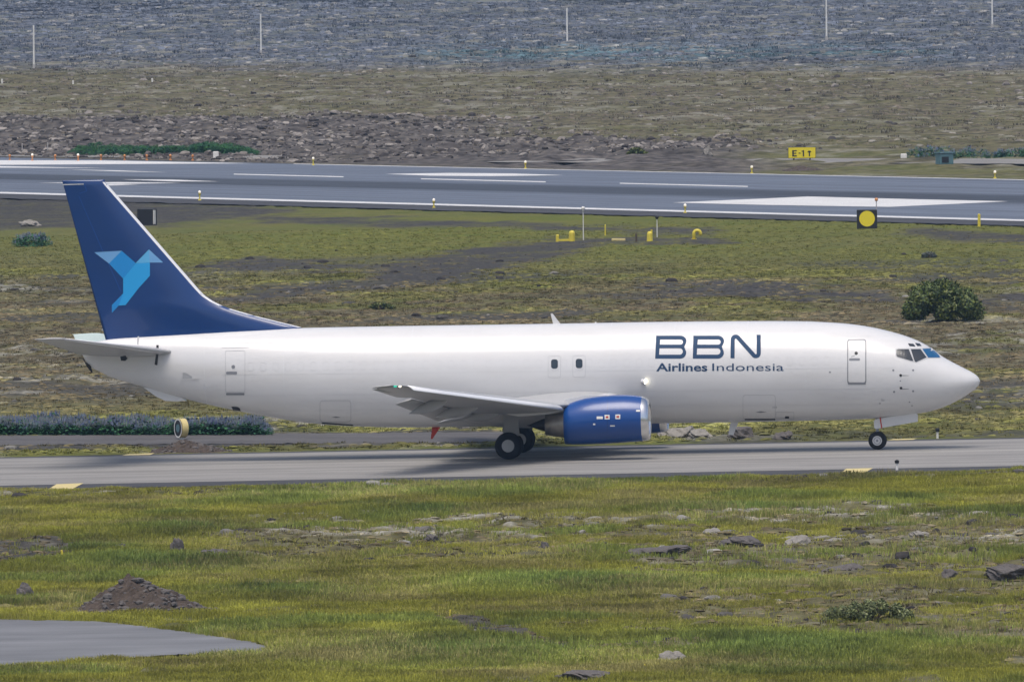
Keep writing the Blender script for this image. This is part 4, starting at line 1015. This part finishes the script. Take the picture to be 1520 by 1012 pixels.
# soil mounds
def mound(px, py, wpx, hpx, m, label, seed, skew=.0, nst=620, depth=1.6):
    p = GT(px, py); k = ppm(p); w, hh = wpx / k / 2, hpx / k
    n = 90; g = np.linspace(-1.15, 1.15, n); X, Y = np.meshgrid(g, g); rr = np.hypot(X + .06 * fbm(X * 9, Y * 9, 3, 2, seed), Y)
    prof = np.clip(1 - rr ** 1.5, 0, 1) * (1 - .72 * sst(-.35, .75, X)) * (.7 + .6 * fbm(X * 2.2 + 5, Y * 2, 1, 3, seed + 3)) + .10 * np.clip(1.1 - np.abs(X - .5) - 2.2 * np.abs(Y), 0, 1)
    prof = np.clip(1 - rr, 0, 1) ** .5 * sum(a_ * np.exp(-((X - b_) / s_) ** 2 - ((Y - c_) / .55) ** 2) for a_, b_, c_, s_ in ((.55, -.58, -.1, .22), (.85, -.22, .1, .24), (.55, .10, -.15, .26), (.42, .36, .15, .22), (.22, .68, 0, .22)))
    H = hh * prof * (.75 + .5 * fbm(X * 5, Y * 5, 1, 4, seed)) * 1.05 + .22 * (fbm(X * 22, Y * 22, 1, 3, seed + 1) - .5) * (prof > 0) - .06 * (prof <= 0) - .08
    v = np.stack([X * w, Y * depth, H], -1).reshape(-1, 3); ii = np.arange(n * n).reshape(n, n)
    f = np.stack([ii[:-1, :-1], ii[:-1, 1:], ii[1:, 1:], ii[1:, :-1]], -1).reshape(-1, 4).tolist()
    o = pyobj('soil_mound', v, f, m, None, False); o.location = p; tag(o, label, 'mound')
    r = np.random.default_rng(seed); vv, ff = [], []
    for _ in range(nst):
        a, q = r.uniform(0, 6.283), math.sqrt(r.random()) * 1.05; x_, y_ = q * math.cos(a), q * math.sin(a)
        i_, j_ = int(np.clip((y_ + 1.15) / 2.3 * (n - 1), 0, n - 1)), int(np.clip((x_ + 1.15) / 2.3 * (n - 1), 0, n - 1)); s_ = .03 + .15 * r.random() ** 2.5
        sv, sf = stone('s', int(r.integers(1e6)), .7, sub=1); b0 = len(vv); vv += [(x_ * w + a_[0] * s_ * 1.3, y_ * depth + a_[1] * s_, H[i_, j_] + a_[2] * s_) for a_ in sv]; ff += [tuple(b0 + t_ for t_ in q_) for q_ in sf]
    st = pyobj('stones', vv, ff, 'rock', o); st['kind'] = 'stuff'
    return o
mound(215, 911, 260, 56, 'soil', 'heap of dark brown soil and stones beside the old asphalt path', 5, -.25)
mound(285, 669, 170, 22, 'soil', 'low stony mound under the round marker behind the taxiway', 9, 0, 220, 3.0)
mound(1195, 253, 100, 9, 'soil', 'low mossy bank under the yellow exit sign', 13, 0, 60, 5.0)

def leaf_bush(name, px, py, wpx, hpx, n, seed, cols, label, leaf=.10, lob=9):
    p = GT(px, py); k = ppm(p); w, hh = wpx / k / 2, hpx / k; r = random.Random(seed)
    root = empty(name, p); tag(root, label, 'bush')
    bm = bmesh.new()
    for _ in range(9):
        a = r.uniform(0, 6.283); q = r.uniform(.2, .7); bm_cone(bm, (.1 * math.cos(a), .1 * math.sin(a), -.05), (w * q * math.cos(a), w * q * .7 * math.sin(a), hh * r.uniform(.5, .8)), .05, .015, 6)
    bmobj('trunk', bm, 'bark', root)
    L_ = [(Vector((r.uniform(-.72, .72) * w, r.uniform(-.5, .5) * w, hh * r.uniform(.22, .60))), r.uniform(.20, .36) * min(w, hh)) for _ in range(lob)]
    L_ = [(Vector((c_.x, c_.y, hh * .2 + (c_.z - hh * .2) * (1.25 - (c_.x / w / .8) ** 2))), q_) for c_, q_ in L_]
    L_ += [(Vector((t_ * w * .78, r.uniform(-.3, .3) * w, hh * (.20 + .46 * (1 - t_ * t_)))), r.uniform(.22, .36) * min(w, hh)) for t_ in np.linspace(-1, 1, 7)]
    v, f, sh = [], [], []
    for i in range(n):
        c, R_ = r.choice(L_); d_ = Vector((r.gauss(0, 1), r.gauss(0, 1), r.gauss(0, 1))).normalized(); q = c + d_ * R_ * (r.uniform(.72, 1.10) if r.random() < .8 else r.uniform(.2, 1.25))
        if q.z < .03: q.z = abs(q.z) * .5 + .03
        e1 = Vector((r.gauss(0, 1), r.gauss(0, 1), r.gauss(0, 1))).normalized(); e2 = e1.cross(d_ + Vector((.01, .2, .1))).normalized(); s_ = leaf * r.uniform(.6, 1.3); i0 = len(v)
        v += [q - e1 * s_, q + e2 * s_ * .5, q + e1 * s_, q - e2 * s_ * .5]; f.append((i0, i0 + 1, i0 + 2, i0 + 3)); cc = r.choice(cols); g = r.uniform(.7, 1.25); sh += [tuple(a * g for a in cc)] * 4
    o = pyobj('crown', v, f, None, root); at = o.data.attributes.new('leafcol', 'FLOAT_COLOR', 'POINT'); at.data.foreach_set('color', np.array([(*a, 1) for a in sh], np.float32).ravel())
    if 'bushleaf' not in M:
        m = bpy.data.materials.new('bush_leaves'); m.use_nodes = True; b = m.node_tree.nodes['Principled BSDF']; b.inputs['Roughness'].default_value = .6
        a = m.node_tree.nodes.new('ShaderNodeAttribute'); a.attribute_name = 'leafcol'; m.node_tree.links.new(a.outputs['Color'], b.inputs['Base Color']); M['bushleaf'] = m
    o.data.materials.append(M['bushleaf'])
    return root
GRN = [(.075, .110, .026), (.110, .140, .034), (.050, .080, .022), (.150, .165, .045)]
leaf_bush('willow_bush', 1398, 478, 116, 64, 21000, 3, [(.060, .098, .016), (.090, .130, .022), (.035, .060, .012), (.150, .175, .034)], 'big round dark green willow bush beyond the nose of the aircraft', .085, 22)
leaf_bush('small_bush', 1379, 383, 22, 10, 320, 4, [(.12, .13, .12), (.08, .10, .07)], 'tiny grey-green bush in the grass below the yellow disc marker', .10, 4)
leaf_bush('low_shrub', 1290, 925, 150, 34, 5200, 6, [(.16, .19, .06), (.20, .22, .09), (.10, .13, .045)], 'low spreading grey-green shrub in the foreground meadow', .055, 14)
leaf_bush('low_shrub', 565, 459, 42, 11, 700, 8, GRN, 'small low dark green shrub in the moss above the fuselage', .09, 5)
leaf_bush('low_shrub', 945, 236, 30, 11, 300, 9, GRN, 'dark green shrub at the foot of the lava rubble', .16, 4)

def lamp(name, px, pb, pt, stem, head, label, cat, group, style):
    p = GT(px, pb); k = ppm(p); h_ = (pb - pt) / k; root = empty(name, p); tag(root, label, cat, group)
    bm = bmesh.new()
    if style == 'edge':
        bm_cone(bm, (0, 0, -.05), (0, 0, .06), .13, .10, 12); bm_cone(bm, (0, 0, .05), (0, 0, h_ * .62), .05, .05, 10); bm_cone(bm, (0, 0, h_ * .50), (0, 0, h_ * .66), .07, .11, 12); bmobj('stem', bm, stem, root)
        bm = bmesh.new(); bm_ball(bm, (0, 0, h_ * .80), .10, 2, (1, 1, 1.05)); bmobj('globe', bm, head, root, True)
    elif style == 'post':
        bm_cone(bm, (0, 0, -.05), (0, 0, h_ * .70), .055, .05, 10); bmobj('post', bm, stem, root)
        bm = bmesh.new(); bm_cone(bm, (0, 0, h_ * .66), (0, 0, h_ * .92), .085, .095, 12); bm_cone(bm, (0, 0, h_ * .92), (0, 0, h_), .08, .03, 12); bmobj('lamp_head', bm, head, root)
    elif style == 'mast':
        bm_cone(bm, (0, 0, -.1), (0, 0, h_ * .94), .035, .025, 8); bmobj('pole', bm, stem, root)
        bm = bmesh.new(); bm_ball(bm, (0, 0, h_ * .96), .12, 2); bm_cone(bm, (0, 0, h_ * .86), (0, 0, h_ * .93), .05, .08, 10); bmobj('lamp_head', bm, head, root, True)
    return root
for a, pb, pt, wh in ((296.5, 297.5, 282, 'beside the dark box marker'), (644, 308.5, 294, 'between dark box marker and white mast'), (1017, 316, 302, 'at the tip of the big white marking')): lamp('runway_edge_light', a, pb, pt, 'yellow', 'globe', 'white globe light on the near runway edge ' + wh, 'runway light', 'lights on the near runway edge', 'edge')
for a, pb, pt, wh in ((465, 245.5, 232.5, 'where the thin edge line begins'), (780, 250.5, 238, 'below the lava rubble'), (1116, 257.5, 245.5, 'next to the yellow exit sign'), (1477, 265, 253, 'next to the teal box')): lamp('runway_edge_light', a, pb, pt, 'yellow', 'globe', 'white globe light on the far runway edge ' + wh, 'runway light', 'lights on the far runway edge', 'edge')
for i, a in enumerate((14.5, 82, 150, 185, 218, 253, 286)): lamp('threshold_light', a, 238, 229.5, 'orange', 'orange', 'small orange light on the far runway edge before the green lupins', 'runway light', 'orange lights on the far runway edge', 'edge')
for a in (48, 116): lamp('threshold_light', a, 239, 227.5, 'orange', 'globe', 'orange stem light with a bright globe before the green lupins', 'runway light', 'bright orange-stem lights on the far runway edge', 'edge')
lamp('taxiway_light', 1331.5, 697.5, 682, 'postwhite', 'black', 'white post with a black head beside the yellow patch on the near taxiway edge', 'taxiway light', None, 'post')
lamp('taxiway_light', 1391.6, 650.6, 635, 'postwhite', 'black', 'white post with a black head on the far taxiway edge under the nose', 'taxiway light', None, 'post')
lamp('light_mast', 866, 357, 308, 'postwhite', 'postwhite', 'tall thin white mast with a small white lamp before the runway', 'mast', None, 'mast')
lamp('light_mast', 975.5, 352, 321, 'postwhite', 'black', 'thin white mast with a black and white lantern beside the yellow hydrant', 'mast', None, 'mast')
lamp('light_mast', 1301, 316, 295.5, 'wood', 'orange', 'thin mast with a small red lamp behind the yellow disc marker', 'mast', None, 'mast')
def post(name, px, pb, pt, r, m, label, cat, group=None, cap=None):
    p = GT(px, pb); h_ = (pb - pt) / ppm(p); bm = bmesh.new(); bm_cone(bm, (0, 0, -.15), (0, 0, h_ * .96), r, r * .9, 10); bm_cone(bm, (0, 0, h_ * .96), (0, 0, h_), r * .9, r * .4, 10)
    o = bmobj(name, bm, m); o.location = p; tag(o, label, cat, group); return o
post('marker_post', 1453.5, 337, 317.5, .10, 'yellow', 'yellow marker post standing alone at the near runway edge', 'post')
for i, (a, pb, pt) in enumerate(((50.5, 102, 38), (387.5, 81, 22), (842, 67, 12), (1227, 60, -4), (1473, 42, -18))):
    p = G(a, pb); h_ = (pb - pt) / ppm(p); root = empty('utility_pole', p); tag(root, 'tall bare grey utility pole on the heath beyond the runway', 'pole', 'utility poles on the far heath')
    bm = bmesh.new(); bm_cone(bm, (0, 0, -.6), (0, 0, h_), .11, .08, 10); bmobj('shaft', bm, 'postwhite', root)
    bm = bmesh.new(); bm_cone(bm, (0, 0, -.5), (0, 0, .45), .17, .14, 10); bmobj('foot', bm, 'wood', root)
for a, pb, pt in ((3, 125.5, 118), (108.5, 126, 120), (226, 126, 119), (371, 120, 114.5)): post('marker_stake', a, pb, pt, .09, 'postwhite', 'short pale stake on the heath far beyond the runway', 'stake', 'pale stakes on the far heath')
for a in (33, 71): post('fence_post', a, 226, 213, .05, 'wood', 'thin grey fence post standing before the lava rubble', 'post', 'fence posts by the lava rubble')
for a, pb, pt, lb in ((94, 836.5, 821, 'yellow stake leaning at the edge of the bare soil patch'), (668.5, 916, 902.5, 'short yellow stake at the top of the brown soil strip'), (957, 999, 990, 'tiny yellow stake beside the rounded pale boulder')):
    o = post('survey_stake', a, pb, pt, .045, 'yellow', lb, 'stake'); o.rotation_euler.y = R(-9) if a == 94 else 0
# arrestor gear fittings, painted yellow
p = GT(839, 358.5); k = ppm(p); root = empty('cable_guide', p); tag(root, 'low yellow bar joining a short and a tall yellow post', 'barrier')
for dx, h_, r_, nm in ((-11.5, 10, .10, 'post'), (10, 14, .19, 'post')):
    bm = bmesh.new(); bm_cone(bm, (dx / k, 0, -.1), (dx / k, 0, h_ / k * .88), r_, r_, 12); bm_ball(bm, (dx / k, 0, h_ / k * .86), r_ * 1.02, 2); bmobj(nm, bm, 'yellow', root)
bm = bmesh.new(); bm_box(bm, (0, 0, .10), (24 / k, .14, .12)); bmobj('bar', bm, 'yellow', root)
p = GT(964.5, 358); root = empty('hydrant', p); tag(root, 'stubby yellow hydrant beside the lantern mast', 'hydrant')
bm = bmesh.new(); bm_cone(bm, (0, 0, -.1), (0, 0, .45), .20, .17, 14); bm_ball(bm, (0, 0, .45), .175, 2); bmobj('body', bm, 'yellow', root)
bm = bmesh.new(); bm_cone(bm, (.12, 0, .40), (.12, 0, .72), .06, .06, 10); bmobj('valve_stem', bm, 'yellow', root)
p = GT(1035, 355.5); root = empty('vent_pipe', p); tag(root, 'thick yellow gooseneck pipe bent like an upside-down U', 'pipe')
bm = bmesh.new(); pts = [Vector((-.20, 0, -.1)), Vector((-.20, 0, .32))] + [Vector((-.20 * math.cos(R(a)), 0, .36 + .18 * math.sin(R(a)))) for a in range(0, 181, 18)] + [Vector((.20, 0, .22))]
rg = []
for i, q in enumerate(pts):
    d_ = (pts[min(i + 1, len(pts) - 1)] - pts[max(i - 1, 0)]).normalized(); n_ = Vector((0, 1, 0)); b_ = d_.cross(n_); rg.append([tuple(q + (n_ * math.cos(t_) + b_ * math.sin(t_)) * .105) for t_ in [2 * math.pi * j / 12 for j in range(12)]])
bm.free(); v, f = loft(rg); pyobj('bend', v, f, 'yellow', root, True)
bm = bmesh.new(); bm_cone(bm, (-.20, 0, -.05), (-.20, 0, .03), .18, .18, 14); bmobj('flange', bm, 'yellow', root)
post('marker_stake', 898.5, 350.5, 334.5, .045, 'yellow', 'thin yellow stake between the white mast and the hydrant', 'stake')
post('marker_stake', 944.5, 359, 346, .07, 'bark', 'short brown wooden stake beside the yellow hydrant', 'stake')
bm = bmesh.new(); bm_box(bm, (0, 0, .05), (.85, .5, .14)); bevel(bm, .02); o = bmobj('cover_slab', bm, 'ymark'); o.location = GT(918, 357); tag(o, 'flat pale yellow cover slab lying beside the yellow fittings', 'slab')

def disc_marker(px, pb, wpx, hpx, yaw, label, face='yellow', name='disc_marker', body='black', dep=.5):
    p = GT(px, pb); k = ppm(p); w, h_ = wpx / k, hpx / k; root = empty(name, p); root.rotation_euler.z = yaw; tag(root, label, 'marker')
    bm = bmesh.new(); bm_box(bm, (0, 0, h_ / 2 - .03), (w, dep, h_)); bevel(bm, .03); bmobj('box', bm, body, root)
    if face:
        bm = bmesh.new(); bm_cone(bm, (0, -dep / 2 - .03, h_ * .52), (0, -dep / 2 + .02, h_ * .52), h_ * .40, h_ * .40, 36); bmobj('disc', bm, face, root)
    return root
disc_marker(1287, 339.5, 30, 29, 0, 'black box marker with a big yellow disc at the runway edge', 'signyellow')
r_ = disc_marker(218.5, 334, 14, 25, R(62), 'dark box marker with a pale stripe seen edge-on behind the tail fin', None, body='black', dep=1.15)
bm = bmesh.new(); bm_box(bm, (-.10, -.60, .54), (.26, .06, .92)); bmobj('stripe', bm, 'postwhite', r_)
r_ = disc_marker(1402, 246, 22, 16, R(25), 'teal metal box with a dark door beside the far service road', None, 'equipment_box', 'teal', .8); r_['category'] = 'box'
bm = bmesh.new(); bm_box(bm, (-.14, -.42, .32), (.55, .03, .42)); bmobj('door', bm, 'black', r_)
bm = bmesh.new(); bm_box(bm, (0, 0, .83), (1.22, .92, .06)); bmobj('lid', bm, 'teal', r_)
bm = bmesh.new(); bm_box(bm, (0, 0, .14), (.45, .4, .36)); bevel(bm, .05); o = bmobj('white_block', bm, 'postwhite'); o.location = GT(1341.5, 238.5); tag(o, 'small white block on the far service road near the lupin strip', 'block')
bm = bmesh.new(); bm_box(bm, (0, 0, .25), (.42, .4, .56)); bevel(bm, .03); o = bmobj('light_box', bm, 'postwhite'); o.location = GT(320.5, 235); tag(o, 'square white light box among the orange lights by green lupins', 'light box')
# round marker seen nearly edge-on
p = GT(270, 652); k = ppm(p); root = empty('round_marker', p); root.rotation_euler.z = R(-64); tag(root, 'round yellow-rimmed marker drum turned edge-on on a stony mound by lupins', 'marker')
h_ = 30 / k
def drum(name, y0, y1, r0, r1, m, zc=.56):
    bm = bmesh.new(); bm_cone(bm, (0, y0, h_ * zc), (0, y1, h_ * zc), r0, r1, 36); return bmobj(name, bm, m, root)
drum('rim', -.14, .14, h_ * .47, h_ * .47, 'ymark'); drum('face', -.18, -.172, h_ * .40, h_ * .40, 'black'); drum('rim', -.195, -.185, h_ * .20, h_ * .20, 'teal')
bm = bmesh.new()
for a in range(40):
    q0, q1 = R(9 * a), R(9 * a + 9); vs = [bm.verts.new((rr * math.sin(q), -.185, h_ * .56 + rr * math.cos(q))) for rr, q in ((h_ * .40, q0), (h_ * .47, q0), (h_ * .47, q1), (h_ * .40, q1))]; bm.faces.new(vs)
bmobj('rim', bm, 'postwhite', root); bm = bmesh.new(); bm_cone(bm, (0, 0, -.1), (0, 0, .15), .12, .10, 10); bmobj('foot', bm, 'postwhite', root)
# exit sign
p = GT(1190.5, 242); k = ppm(p); w, h_ = 40 / k, 15.5 / k; root = empty('exit_sign', p); tag(root, 'yellow exit sign with black characters and an arrow beyond the runway', 'sign')
bm = bmesh.new(); bm_box(bm, (0, .12, .10 + h_ / 2), (w + .06, .26, h_ + .06)); bevel(bm, .02); bmobj('housing', bm, 'black', root)
bm = bmesh.new(); bm_box(bm, (0, -.02, .10 + h_ / 2), (w, .03, h_)); fc_ = bmobj('face', bm, 'signyellow', root)
for dx in (-.3, .3): bm = bmesh.new(); bm_cone(bm, (w * dx, .1, -.2), (w * dx, .1, .12), .05, .05, 8); bmobj('leg', bm, 'black', root)
def glyph(name, rects):
    bm = bmesh.new()
    for x0, z0, x1, z1 in rects: bm_box(bm, ((x0 + x1) / 2 * w - w / 2, -.042, .10 + (z0 + z1) / 2 * h_), ((x1 - x0) * w, .012, (z1 - z0) * h_))
    bmobj(name, bm, 'black', root)
glyph('letter', [(.14, .14, .20, .74), (.20, .14, .31, .25), (.20, .40, .29, .49), (.20, .64, .31, .74)])
glyph('dash', [(.38, .41, .45, .50)])
glyph('digit', [(.53, .14, .58, .74), (.49, .60, .53, .68)])
glyph('arrow', [(.755, .14, .80, .66), (.71, .52, .755, .60), (.80, .52, .845, .60), (.735, .60, .82, .68)])

# ------------------------------------------------------------------ air: pale haze over the far heath
bm = bmesh.new(); bm_box(bm, (0, 3000, 8.5), (20000, 26000, 63)); hz = bmobj('haze', bm, None)
m = bpy.data.materials.new('haze_air'); m.use_nodes = True; nt = m.node_tree; nt.nodes.remove(nt.nodes['Principled BSDF'])
vp = nt.nodes.new('ShaderNodeVolumePrincipled'); vp.inputs['Color'].default_value = (.42, .66, 1, 1); vp.inputs['Density'].default_value = .00007; vp.inputs['Anisotropy'].default_value = .2
nt.links.new(vp.outputs[0], nt.nodes['Material Output'].inputs['Volume']); hz.data.materials.append(m); hz['kind'] = 'stuff'
